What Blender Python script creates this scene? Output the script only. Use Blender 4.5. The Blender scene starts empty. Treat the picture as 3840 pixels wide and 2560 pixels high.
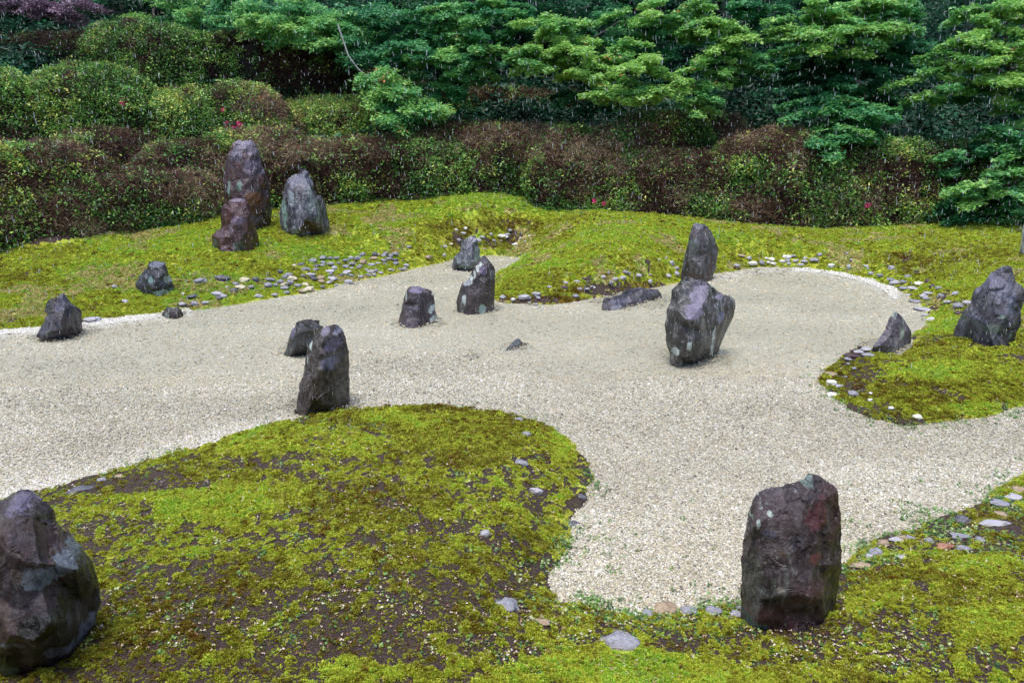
import bpy, bmesh, math, random
import numpy as np
from mathutils import Vector, Matrix, noise as mnoise, geometry as mgeo

random.seed(7); rng = np.random.default_rng(7)
SC = bpy.context.scene
R = math.radians

# ------------------------------------------------------------------ camera
CAM_H, PITCH, FOCAL = 2.2, R(16.0), 2694.0      # focal in pixels of a 3840 wide picture
cam_data = bpy.data.cameras.new('camera')
cam = bpy.data.objects.new('camera', cam_data)
SC.collection.objects.link(cam)
cam.location = (0, 0, CAM_H)
cam.rotation_euler = (R(90) - PITCH, 0, 0)
cam_data.sensor_width = 36.0
cam_data.lens = FOCAL / 3840 * 36.0
cam_data.clip_start = 0.05
cam_data.clip_end = 500
SC.camera = cam

# ------------------------------------------------------------------ sky, sun, exposure
SUN_EL, SUN_AZ = R(76), R(215)
world = bpy.data.worlds.new('World'); SC.world = world; world.use_nodes = True
wn = world.node_tree
sky = wn.nodes.new('ShaderNodeTexSky'); sky.sky_type = 'NISHITA'; sky.sun_disc = False
sky.sun_elevation = SUN_EL; sky.sun_rotation = SUN_AZ
sky.air_density = 1.0; sky.dust_density = 2.5; sky.ozone_density = 1.0
bg = wn.nodes['Background']; bg.inputs['Strength'].default_value = 0.13
wn.links.new(sky.outputs['Color'], bg.inputs['Color'])
sun_data = bpy.data.lights.new('sun', 'SUN'); sun_data.energy = 1.3; sun_data.angle = R(25)
sun_data.color = (1.0, 0.96, 0.89)
sun = bpy.data.objects.new('sun', sun_data); SC.collection.objects.link(sun)
sd = Vector((math.sin(SUN_AZ) * math.cos(SUN_EL), math.cos(SUN_AZ) * math.cos(SUN_EL), math.sin(SUN_EL)))
sun.rotation_euler = sd.to_track_quat('Z', 'Y').to_euler()
SC.view_settings.view_transform = 'Standard'; SC.view_settings.look = 'None'
SC.view_settings.exposure = 1.08; SC.view_settings.gamma = 1.0; SC.view_settings.use_curve_mapping = False
SC.render.engine = 'CYCLES'
SC.cycles.use_denoising = True
SC.cycles.max_bounces = 6; SC.cycles.diffuse_bounces = 3; SC.cycles.glossy_bounces = 3
SC.cycles.transmission_bounces = 3; SC.cycles.transparent_max_bounces = 4
SC.cycles.caustics_reflective = False; SC.cycles.caustics_refractive = False

# ------------------------------------------------------------------ picture <-> place
K = 3840 / 2352.0
cp, sp_ = math.cos(PITCH), math.sin(PITCH)
def ray(px, py):
    """direction (arrays ok) through pixel of the 3840x2560 picture"""
    u = (np.asarray(px, float) - 1920) / FOCAL; v = (1280 - np.asarray(py, float)) / FOCAL
    return u, cp + v * sp_, -sp_ + v * cp
def at(px, py, Y):
    dx, dy, dz = ray(px, py); t = Y / dy
    return dx * t, Y + 0 * t, CAM_H + dz * t
def onplane(px, py, z=0.0):
    dx, dy, dz = ray(px, py); t = (z - CAM_H) / dz
    return dx * t, dy * t
def project(x, y, z):
    zc = y * cp - (z - CAM_H) * sp_
    yc = y * sp_ + (z - CAM_H) * cp
    zc = np.maximum(zc, 1e-3)
    return 1920 + FOCAL * x / zc, 1280 - FOCAL * yc / zc

# ------------------------------------------------------------------ vector value noise
_tab = rng.random((256, 256))
def vn(x, y, s=0):
    x = np.asarray(x) + s * 17.3; y = np.asarray(y) + s * 9.1
    xi = np.floor(x).astype(int); yi = np.floor(y).astype(int)
    fx = x - xi; fy = y - yi
    fx = fx * fx * (3 - 2 * fx); fy = fy * fy * (3 - 2 * fy)
    a = _tab[xi & 255, yi & 255]; b = _tab[(xi + 1) & 255, yi & 255]
    c = _tab[xi & 255, (yi + 1) & 255]; d = _tab[(xi + 1) & 255, (yi + 1) & 255]
    return (a * (1 - fx) + b * fx) * (1 - fy) + (c * (1 - fx) + d * fx) * fy
def fbm(x, y, s=0, o=4):
    t = 0; a = 0.5; n = 0
    for i in range(o):
        t = t + a * vn(x, y, s + i * 3); n += a; a *= 0.5; x = x * 2.03; y = y * 2.03
    return t / n
def sstep(a, b, x):
    t = np.clip((x - a) / (b - a), 0, 1); return t * t * (3 - 2 * t)

# ------------------------------------------------------------------ gravel outline (pixels of a 2352 wide copy)
def dpx(l): return [(a * K, b * K) for a, b in l]
BODY = dpx([(-900,1300),(-300,1215),(0,1150),(90,1127),(200,1098),(300,1072),(400,1040),(500,1012),(600,985),(680,962),(760,946),(850,937),
 (950,933),(1050,934),(1120,942),(1200,960),(1270,985),(1320,1020),(1350,1060),(1362,1100),(1352,1140),(1330,1175),(1312,1205),
 (1318,1240),(1300,1280),(1272,1310),(1258,1345),(1290,1375),(1350,1395),(1450,1408),(1550,1405),(1650,1400),(1700,1395),(1800,1372),
 (1900,1320),(1950,1285),(2010,1245),(2080,1215),(2150,1190),(2220,1168),(2280,1130),(2352,1085),(2600,1020),(3000,960),(3000,900),
 (2600,925),(2352,935),(2280,957),(2180,972),(2080,978),(2000,962),(1950,940),(1905,908),(1882,880),(1892,850),(1925,818),(1975,800),
 (2010,812),(2060,818),(2095,785),(2100,765),(2125,745),(2130,715),(2105,692),(2060,667),(2000,645),(1930,628),(1850,618),(1750,618),
 (1650,632),(1560,648),(1530,657),(1440,671),(1400,682),(1340,692),(1280,700),(1200,700),(1140,695),(1120,672),(1122,645),(1150,622),
 (1185,608),(1205,600),(1190,591),(1130,587),(1090,588),(1040,596),(1000,607),(950,618),(900,632),(800,650),(750,665),(690,675),(600,690),
 (500,708),(430,715),(330,728),(230,738),(190,745),(100,754),(0,762),(-300,790),(-900,850)])
GX, GY = onplane([p[0] for p in BODY], [p[1] for p in BODY])
GP = np.stack([GX, GY], 1)
def seg_dist(x, y, P=GP):
    x = np.asarray(x, float).ravel(); y = np.asarray(y, float).ravel()
    best = np.full(x.shape, 1e9); inside = np.zeros(x.shape, bool)
    n = len(P)
    for i in range(n):
        ax, ay = P[i]; bx, by = P[(i + 1) % n]
        dx, dy = bx - ax, by - ay; L = dx * dx + dy * dy + 1e-12
        t = np.clip(((x - ax) * dx + (y - ay) * dy) / L, 0, 1)
        d = (x - ax - t * dx) ** 2 + (y - ay - t * dy) ** 2
        best = np.minimum(best, d)
        c = ((ay > y) != (by > y))
        with np.errstate(divide='ignore', invalid='ignore'):
            xi = (bx - ax) * (y - ay) / (by - ay + 1e-15) + ax
        inside ^= c & (x < xi)
    d = np.sqrt(best)
    wob_ = (fbm(x * 5, y * 5, 301, 3) - .5) * .13 * np.exp(-d / .2)      # ragged edge
    return np.where(inside, -d, d) + wob_        # negative inside the gravel

# ------------------------------------------------------------------ terrain
CT = [ # (x, y) in the 2352 copy and height
 (0,588,.35),(-120,610,.3),(130,575,.4),(250,555,.45),(340,530,.55),(420,505,.65),(500,488,.75),(620,478,.8),(750,470,.8),(900,462,.85),(1000,446,.95),(1050,440,1.0),(1100,437,1.03),
 (1150,441,1.0),(1200,451,.92),(1300,479,.7),(1500,492,.62),(1600,505,.55),(1750,518,.45),(1900,527,.38),(2000,520,.42),(2150,508,.5),(2352,503,.55),(2500,503,.55),
 (550,580,.38),(700,545,.45),(850,520,.55),(1000,500,.62),(1100,480,.8),(350,670,.12),(900,560,.32),(800,600,.16),(100,650,.17),(200,610,.3),(100,700,.08),(500,640,.2),(1000,560,.28),
 (1040,535,.42),(1150,562,.12),(1220,545,.3),(1200,520,.42),(1300,515,.58),(1400,540,.58),(1350,560,.5),(1250,590,.3),(1300,600,.34),(1400,600,.38),(1500,560,.5),(1250,650,.17),(1400,640,.2),(1500,610,.3),
 (1600,590,.2),(1700,570,.28),(1850,575,.25),(2000,590,.25),(2100,600,.28),(2250,560,.42),(2200,640,.24),(2150,690,.1),(2250,700,.2),(2350,660,.35),(2270,790,.13),(2200,780,.1),(2350,780,.15),(2150,870,.1),(2060,880,.06),(2250,900,.07),(2352,880,.09),(2500,850,.15),
 (1050,960,.06),(1100,1000,.13),(1200,1010,.12),(900,980,.11),(700,1020,.12),(900,1100,.2),(1100,1100,.18),(700,1200,.24),(400,1120,.12),(400,1250,.22),(1200,1200,.12),(1000,1300,.25),(1200,1330,.13),(1000,1450,.25),(600,1500,.28),
 (1300,1440,.12),(1500,1470,.1),(1500,1560,.16),(100,1200,.1),(100,1350,.2),(1800,1440,.09),(1800,1540,.16),(2100,1260,.06),(2150,1330,.14),(2200,1400,.16),(2352,1250,.08),(2352,1450,.2),(0,1568,.25),(-300,1400,.2)]
pts = []; hs = []
for a, b, z in CT:
    x, y = onplane(a * K, b * K, z); pts.append((float(x), float(y))); hs.append(z)
for i in range(0, len(GP)):
    if abs(GP[i][0]) < 14: pts.append(tuple(GP[i])); hs.append(0.0)
for x, y, z in [(-3,1.2,.28),(0,1.2,.25),(3,1.2,.25),(0,-1,.25),(-4,-1,.25),(4,-1,.25),(-6,2,.25),(6,2,.25)]:
    pts.append((x, y)); hs.append(z)
CPT = np.array(pts); CH = np.array(hs)
def _u(r2): return np.where(r2 > 1e-12, 0.5 * r2 * np.log(r2 + 1e-20), 0)
n_ = len(CPT)
D2 = ((CPT[:, None, :] - CPT[None]) ** 2).sum(-1)
A = np.zeros((n_ + 3, n_ + 3)); A[:n_, :n_] = _u(D2) + np.eye(n_) * 0.02
A[:n_, n_] = 1; A[:n_, n_ + 1:] = CPT; A[n_, :n_] = 1; A[n_ + 1:, :n_] = CPT.T
WT = np.linalg.solve(A, np.concatenate([CH, np.zeros(3)]))
# foot of the hedge: depth as a function of bearing x/y
HL = []
for a, b, z in CT[:24]:
    x, y = onplane(a * K, b * K, z); HL.append((float(x / y), float(y)))
HL.sort(); HLx = np.array([h[0] for h in HL]); HLy = np.array([h[1] for h in HL])
def hedge_y(x, y): return np.interp(x / np.maximum(y, .1), HLx, HLy)
def height(x, y, detail=True, chunk=20000):
    x = np.asarray(x, float); sh = x.shape; x = x.ravel(); y = np.asarray(y, float).ravel()
    hy = hedge_y(x, y)
    f = np.minimum(1.0, (hy + 0.3) / np.maximum(y, .1))      # behind the hedge keep the value at its foot
    xq, yq = x * f, y * f
    xq = np.clip(xq, -11, 11); yq = np.maximum(yq, 0.5)
    h = np.empty(x.shape)
    for i in range(0, len(x), chunk):
        s = slice(i, i + chunk)
        r2 = (xq[s, None] - CPT[None, :, 0]) ** 2 + (yq[s, None] - CPT[None, :, 1]) ** 2
        h[s] = _u(r2) @ WT[:n_] + WT[n_] + WT[n_ + 1] * xq[s] + WT[n_ + 2] * yq[s]
    d = seg_dist(x, y)
    h = np.clip(h, 0.0, 1.3)
    h = h * sstep(0, 0.25, d) + 0.022 * sstep(-0.01, 0.06, d)
    if detail:
        b = (fbm(x * 1.6, y * 1.6, 1) - .5) * 0.07 + (fbm(x * 9, y * 9, 5, 3) - .5) * 0.035
        h = h + b * sstep(0.0, 0.4, d)
    h = np.where(d < -0.03, -0.08, np.where(d < 0, h - 0.02 + d * 2, h))
    up = np.maximum(0, y - hy)
    h = h + np.minimum(up * 0.5, 14 + up * .1)
    return h.reshape(sh)
def ground_hit(px, py):
    """where rays meet the terrain (gravel counts as z = 0)"""
    px = np.atleast_1d(np.asarray(px, float)); py = np.atleast_1d(np.asarray(py, float))
    Y = 1 / np.linspace(1 / 1.2, 1 / 40., 260)
    dx, dy, dz = ray(px, py)
    t = Y[None] / dy[:, None]
    X = dx[:, None] * t; Z = CAM_H + dz[:, None] * t; YY = np.broadcast_to(Y[None], X.shape)
    H = np.maximum(height(X, YY, False), 0.0)
    g = Z - H
    out = []
    for i in range(len(px)):
        k = np.argmax(g[i] < 0)
        if g[i][k] >= 0: k = len(Y) - 1
        k = max(k, 1)
        w = g[i][k - 1] / (g[i][k - 1] - g[i][k] + 1e-9)
        yy = Y[k - 1] + (Y[k] - Y[k - 1]) * w
        tt = yy / dy[i]
        out.append((dx[i] * tt, yy, CAM_H + dz[i] * tt))
    return np.array(out)

# ------------------------------------------------------------------ object helpers
def link(o, parent=None):
    SC.collection.objects.link(o)
    if parent: o.parent = parent
    return o
def tag(o, label=None, category=None, group=None, kind=None):
    if label: o['label'] = label
    if category: o['category'] = category
    if group: o['group'] = group
    if kind: o['kind'] = kind
    return o
def mesh_np(name, verts, faces, mat=None, smooth=False):
    me = bpy.data.meshes.new(name)
    verts = np.asarray(verts, np.float32); faces = np.asarray(faces, np.int32)
    k = faces.shape[1] if len(faces) else 3
    me.vertices.add(len(verts)); me.vertices.foreach_set('co', verts.ravel())
    if len(faces):
        me.loops.add(faces.size); me.loops.foreach_set('vertex_index', faces.ravel())
        me.polygons.add(len(faces)); me.polygons.foreach_set('loop_start', np.arange(0, faces.size, k, dtype=np.int32))
        if smooth: me.polygons.foreach_set('use_smooth', np.ones(len(faces), bool))
    me.update(calc_edges=True)
    if mat: me.materials.append(mat)
    return me
def obj(name, me, parent=None, loc=None):
    o = bpy.data.objects.new(name, me); link(o, parent)
    if loc is not None: o.location = loc
    return o
def empty(name, loc):
    o = bpy.data.objects.new(name, None); o.empty_display_size = .1; link(o); o.location = loc; return o

# ------------------------------------------------------------------ materials
class M:
    def __init__(s, name):
        s.m = bpy.data.materials.new(name); s.m.use_nodes = True
        s.t = s.m.node_tree; s.b = s.t.nodes['Principled BSDF']
    def n(s, typ, **kw):
        nd = s.t.nodes.new(typ)
        for k, v in kw.items():
            if k.startswith('i_'): nd.inputs[k[2:].replace('_', ' ')].default_value = v
            else: setattr(nd, k, v)
        return nd
    def l(s, a, b): s.t.links.new(a, b)
    def noise(s, scale, detail=4, rough=.6, vec=None, dist=0):
        nd = s.n('ShaderNodeTexNoise'); nd.inputs['Scale'].default_value = scale
        nd.inputs['Detail'].default_value = detail; nd.inputs['Roughness'].default_value = rough; nd.inputs['Distortion'].default_value = dist
        if vec: s.l(vec, nd.inputs['Vector'])
        return nd.outputs['Fac']
    def ramp(s, fac, stops, interp='LINEAR'):
        r = s.n('ShaderNodeValToRGB'); cr = r.color_ramp; cr.interpolation = interp
        while len(cr.elements) < len(stops): cr.elements.new(0.5)
        for e, (p, c) in zip(cr.elements, stops):
            e.position = p; e.color = (c if isinstance(c, tuple) else (c, c, c)) + (1,)
        s.l(fac, r.inputs['Fac']); return r.outputs['Color']
    def mix(s, fac, a, b, mode='MIX'):
        x = s.n('ShaderNodeMix', data_type='RGBA', blend_type=mode)
        for sock, v in ((x.inputs[0], fac), (x.inputs[6], a), (x.inputs[7], b)):
            if hasattr(v, 'links'): s.l(v, sock)
            elif isinstance(v, tuple): sock.default_value = v + (1,) if len(v) == 3 else v
            else: sock.default_value = v
        return x.outputs[2]
    def math(s, op, a, b=0.0):
        x = s.n('ShaderNodeMath', operation=op)
        for sock, v in ((x.inputs[0], a), (x.inputs[1], b)):
            if hasattr(v, 'links'): s.l(v, sock)
            else: sock.default_value = v
        return x.outputs[0]
    def attr(s, name, typ='GEOMETRY'):
        return s.n('ShaderNodeAttribute', attribute_name=name, attribute_type=typ).outputs['Fac']
    def obco(s, scale=(1, 1, 1)):
        tc = s.n('ShaderNodeTexCoord'); mp = s.n('ShaderNodeMapping'); mp.inputs['Scale'].default_value = scale
        s.l(tc.outputs['Object'], mp.inputs['Vector']); return mp.outputs['Vector']
    def geo(s, k): return s.n('ShaderNodeNewGeometry').outputs[k]
    def bump(s, h, strength=.5, dist=.02):
        b = s.n('ShaderNodeBump'); b.inputs['Strength'].default_value = strength; b.inputs['Distance'].default_value = dist
        s.l(h, b.inputs['Height']); s.l(b.outputs['Normal'], s.b.inputs['Normal'])
    def set(s, **kw):
        for k, v in kw.items():
            sock = s.b.inputs[k.replace('_', ' ')]
            if hasattr(v, 'links'): s.l(v, sock)
            elif isinstance(v, tuple): sock.default_value = v + (1,)
            else: sock.default_value = v
        return s.m

MOSS_STOPS = [(0.0, (.14, .055, .012)), (.18, (.20, .12, .015)), (.36, (.25, .265, .026)), (.52, (.47, .50, .05)), (.66, (.49, .59, .06)), (.80, (.29, .54, .05)), (.90, (.34, .42, .07)), (1.0, (.60, .50, .22))]
def leaf_mat(name, stops, rough=.45, trans=.25, spread=.25, spec=.5):
    m = M(name)
    t = m.attr('tone', 'INSTANCER'); r = m.geo('Random Per Island')
    f = m.math('ADD', t, m.math('MULTIPLY', m.math('SUBTRACT', r, .5), spread))
    c = m.ramp(f, stops)
    m.set(Base_Color=c, Roughness=rough)
    m.b.inputs['Specular IOR Level'].default_value = spec
    if trans:
        tr = m.n('ShaderNodeBsdfTranslucent'); m.l(c, tr.inputs['Color'])
        mx = m.n('ShaderNodeMixShader'); mx.inputs[0].default_value = trans
        m.l(m.b.outputs[0], mx.inputs[1]); m.l(tr.outputs[0], mx.inputs[2])
        m.l(mx.outputs[0], m.t.nodes['Material Output'].inputs['Surface'])
    return m.m
MAT_TUFT = leaf_mat('moss_tuft', MOSS_STOPS, .75, .2, .14, .25)
GREEN = [(0, (.02, .045, .012)), (.3, (.06, .16, .035)), (.55, (.14, .38, .075)), (.8, (.36, .60, .13)), (1, (.60, .62, .14))]
MAT_AZA = leaf_mat('azalea_leaf', GREEN, .4, .2, .35)
MAPLE = [(0, (.006, .035, .022)), (.25, (.014, .085, .040)), (.45, (.045, .24, .105)), (.6, (.12, .40, .14)), (.8, (.33, .60, .15)), (.95, (.52, .70, .20)), (1, (.5, .17, .06))]
MAT_MAPLE = leaf_mat('maple_leaf', MAPLE, .5, .3, .2)
MAT_PURPLE = leaf_mat('purple_leaf', [(0, (.05, .03, .06)), (1, (.30, .19, .28))], .5, .2, .4)
MAT_TWIG = leaf_mat('twig', [(0, (.010, .006, .005)), (.45, (.052, .022, .016)), (.75, (.12, .055, .036)), (1, (.50, .38, .24))], .6, 0, .7, .3)
MAT_PEB = None

# ------------------------------------------------------------------ river cobbles, each a thing of its own
COL = {'g': ('blue grey', (.27, .27, .31)), 'd': ('dark grey', (.11, .11, .135)), 'p': ('pale grey', (.42, .41, .45)), 'w': ('white', (.80, .78, .74)),
       'c': ('cream', (.58, .52, .38)), 't': ('tan', (.36, .27, .18)), 'u': ('purple brown', (.085, .045, .06)), 'o': ('orange brown', (.36, .17, .10))}
CMAT = {}
for k_, (nm, c) in COL.items():
    m = M('cobble_' + nm.replace(' ', '_')); oc = m.obco()
    m.set(Base_Color=m.ramp(m.noise(3.2, 8, .78, oc), [(.3, tuple(v * .4 for v in c)), (.52, c), (.7, tuple(min(1, v * 1.45) for v in c))]), Roughness=m.ramp(m.noise(9, 3, .6, oc), [(.3, .22), (.7, .5)]))
    m.bump(m.noise(5, 5, .65, oc), .3, .1); CMAT[k_] = m.m
FIELDS = [
 ('below the red stones', (660, 900, 4.9), """445,765,190,90,g 870,718,220,100,d 1250,750,140,70,c 1105,822,100,70,g 1195,880,150,75,c 1465,745,110,90,d 1740,740,140,50,g 1915,600,80,60,d 2080,655,140,60,g 2135,720,140,80,c 1995,695,90,70,g 1920,780,100,60,g 2100,795,120,80,g 1995,830,110,50,c 1690,845,120,70,g 1830,840,70,50,g 1995,890,120,60,g 2245,850,120,50,g 1060,945,110,60,d 770,1010,150,100,p 870,1050,100,70,p 800,1080,110,50,d 135,1000,60,80,c 300,1050,160,50,d 350,1180,120,90,g 535,1170,110,50,p 120,1190,120,50,p 1520,1045,110,60,p 1815,1020,100,40,p 2035,980,90,35,g 1385,880,100,50,g 940,890,60,60,p 2180,490,70,80,c 2330,945,130,50,c 2300,470,90,60,g"""),
 ('in the dense left pebble bank', (1100, 880, 3.92), """440,352,100,45,g 545,360,60,35,g 640,358,70,35,g 285,400,90,60,g 125,450,90,60,d 440,425,60,50,g 545,445,110,45,g 670,430,45,55,g 770,392,80,40,g 853,355,70,45,p 945,360,75,60,g 1015,305,70,55,g 1195,300,80,50,d 1248,305,45,40,c 1355,295,65,50,g 1500,300,90,35,g 1325,325,60,40,g 1190,358,80,45,t 1030,415,100,70,t 1410,370,80,40,g 1500,390,80,45,d 1435,325,55,40,g 865,440,90,50,g 775,480,80,45,g 985,480,70,40,g 1150,460,80,60,p 1240,438,60,30,p 1335,395,70,35,g 1505,435,70,40,g 425,468,70,40,g 345,475,80,40,d 190,520,115,50,g 330,525,70,45,g 605,505,70,60,p 535,550,110,40,p 795,555,90,35,p 770,580,90,40,p 140,610,50,80,g 270,605,110,60,p 400,650,100,60,t 310,660,70,50,d 580,658,115,60,p 545,600,60,40,g 850,612,60,40,g 1105,608,60,35,g 1190,600,60,40,p 1130,560,80,40,p 1200,545,80,45,g 1285,575,60,30,p 815,703,110,60,p 530,712,80,30,p 625,740,60,35,g 410,700,80,45,t 185,742,80,45,c 240,805,120,60,c 130,835,90,40,t 70,762,80,40,g 960,505,50,35,g 860,508,50,35,p 1080,530,50,30,g 430,780,60,30,g 1440,530,80,25,p 1660,465,60,50,p 1640,515,60,35,p 1575,525,50,30,g 990,630,60,40,p 705,610,60,40,d 1350,440,60,30,g"""),
 ('left of the farthest grey stone', (1100, 880, 3.92), """1990,340,90,45,t 2220,318,50,35,p 2232,185,45,55,p 2310,155,60,25,c 1700,195,70,30,g"""),
 ('in the hollow behind the inlet', (1640, 840, 4.9), """350,125,50,50,w 485,195,80,45,p 520,100,50,40,w 390,310,70,60,p 765,310,80,90,p 830,265,80,45,p 1040,325,50,45,p 1165,330,50,50,t 990,205,60,70,p 1180,238,110,55,w 1280,215,80,45,p 1265,262,60,30,w 1340,135,60,40,p 1525,275,40,55,w 1620,345,50,40,p 1430,395,80,50,w 1700,240,45,30,w 870,480,60,25,t"""),
 ('at the middle mound foot', (1640, 840, 4.9), """1605,1355,180,85,p 1830,1305,130,80,p 1205,1360,90,60,p 1390,1400,70,55,w 1860,1375,60,50,p 1810,1470,90,40,p 2060,1175,70,40,p 1690,1465,50,25,p"""),
 ('on the middle mound soil', (2080, 960, 4.9), """980,330,60,40,p 1295,310,90,45,g 1365,335,55,80,g 880,405,90,45,p 1110,440,100,60,p 1250,415,100,60,p 1545,375,110,45,p 1740,365,60,30,g 2085,370,80,100,p 1750,480,75,75,p 2130,150,110,85,p 2240,245,80,60,p 2245,335,80,80,p 1915,90,40,50,p 2035,60,70,45,g 540,445,90,60,u 605,500,70,70,u 405,490,90,50,p 200,510,100,40,p 165,600,110,80,u 455,625,70,50,p 600,625,70,30,p 725,600,40,40,w 680,580,50,25,p 1040,510,80,60,g 380,750,90,60,g"""),
 ('along the far right gravel rim', (2700, 900, 2.94), """240,182,60,25,t 320,208,45,40,p 360,265,75,35,w 185,295,50,35,p 460,255,50,50,g 508,213,35,25,w 568,222,55,35,w 530,260,35,25,w 585,270,50,25,w 680,247,50,30,w 740,240,50,30,p 755,270,35,35,p 735,195,75,40,w 800,188,60,20,g 833,240,55,25,p 935,213,40,35,p 930,247,75,25,p 885,283,60,20,p 1035,225,70,35,g 1098,172,55,35,g 1397,160,35,25,g 1225,292,60,40,w 1418,302,40,35,p 1448,232,40,20,p"""),
 ('above the cone shaped stone', (2700, 900, 2.94), """1615,302,50,30,p 1628,335,25,25,p 1660,375,45,30,p 1765,400,60,35,g 1890,315,60,40,p 2065,412,55,30,g 1880,447,65,30,g 1925,480,90,40,p 2020,470,70,35,g 2190,488,85,40,w 2285,465,55,60,u 2335,520,50,45,u 2120,540,80,35,p 2020,540,80,25,g 2085,605,70,25,p 2300,600,90,35,p 2250,630,80,40,p 2150,670,120,40,g 2260,765,180,55,p 2260,825,90,30,p 2320,880,70,45,w 2280,660,60,25,g"""),
 ('beside the slanting grey stone', (3240, 820, 2.9033), """835,850,60,40,g 1000,825,70,40,p 900,915,60,25,p 1020,955,80,45,g 1120,920,80,30,p 1030,1030,75,35,u 815,765,80,25,g"""),
 ('on the right island shore', (3060, 1260, 3.92), """730,205,110,40,p 620,240,100,50,p 635,175,60,25,u 545,230,70,25,u 520,300,190,45,u 465,350,110,40,g 470,420,60,60,g 375,495,50,30,g 560,490,80,40,g 215,565,150,40,t 430,615,50,40,g 225,690,150,70,w 330,745,100,40,p 235,850,150,55,w 545,855,140,60,g 790,950,70,40,w 800,850,50,40,w 1100,1070,90,35,w 1485,1195,120,70,w 760,285,130,30,g"""),
 ('in weeds at the lower right', (3100, 1700, 1.816), """1305,245,90,45,t 1275,295,100,40,p 1180,338,110,35,g 930,450,100,50,d 1145,480,210,28,p 1190,412,80,30,t 385,608,80,50,t 520,572,70,40,t 480,583,90,28,p 570,575,60,28,g 800,630,120,32,o 930,645,80,40,g 340,672,90,50,g 240,762,140,30,t 905,560,120,30,g 1045,588,70,28,g 515,708,50,25,p 700,590,50,40,g 290,700,50,30,p"""),
 ('on the near moss mound', (1280, 1706, 1.8375), """1130,1028,165,85,g 1935,1275,230,90,g 2225,1050,170,70,t 2115,1088,75,40,g 1385,1145,110,30,t 988,535,80,75,p 1340,240,85,50,p 1235,50,95,45,g 1660,290,70,40,d 1600,465,80,30,d"""),
 ('on the near mound crest', (1280, 853, 1.8375), """1275,1422,60,50,g 1220,1330,60,20,g 920,1415,30,20,p"""),
 ('beside the left foreground stone', (0, 1706, 1.8375), """560,232,155,50,d 700,172,60,25,g 815,148,60,15,t"""),
 ('under the notched purple slab', (2560, 1706, 1.8375), """50,1065,110,60,g 215,1070,120,40,g 390,1045,40,60,g 375,1095,80,40,p 295,1030,40,30,t"""),
 ('near the left angular stone', (0, 853, 1.8375), """790,412,30,25,p 865,515,35,25,p 640,640,90,35,p"""),
]
ORD = ['first', 'second', 'third', 'fourth', 'fifth', 'sixth', 'seventh', 'eighth', 'ninth', 'tenth', 'eleventh', 'twelfth', 'thirteenth', 'fourteenth', 'fifteenth', 'sixteenth', 'seventeenth', 'eighteenth', 'nineteenth', 'twentieth']
ORD += ['twenty ' + o for o in ORD[:9]] + ['thirtieth'] + ['thirty ' + o for o in ORD[:9]]
items = []
for place, (x0, y0, s), txt in FIELDS:
    for tok in txt.split():
        a = tok.split(','); items.append([place, x0 + float(a[0]) / s, y0 + float(a[1]) / s, float(a[2]) / s, float(a[3]) / s, a[4]])
hits = ground_hit([i[1] for i in items], [i[2] + i[4] * .2 for i in items])
# where stones stand in the gravel: base centre in the 2352 copy and half width
STAND = []
for bx_, by_, hw_ in [(742,940,66),(698,812,48),(1605,832,60),(1095,718,44),(958,750,46),(1070,618,34),(138,778,54),(398,730,26),(1453,700,74),(1183,806,30),(1085,826,14),(2048,806,46),(1605,642,42)]:
    x_, y_ = onplane(bx_ * K, (by_ - 6) * K); w_ = hw_ * K * float(y_) / FOCAL
    STAND.append((float(x_), float(y_) + w_ * .35, w_))
COB_XY = []
for it, hh in zip(items, hits):
    if hh[1] < 17: COB_XY.append((float(hh[0]), float(hh[1]), it[3] * .62 * float(hh[1]) / FOCAL))

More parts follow.
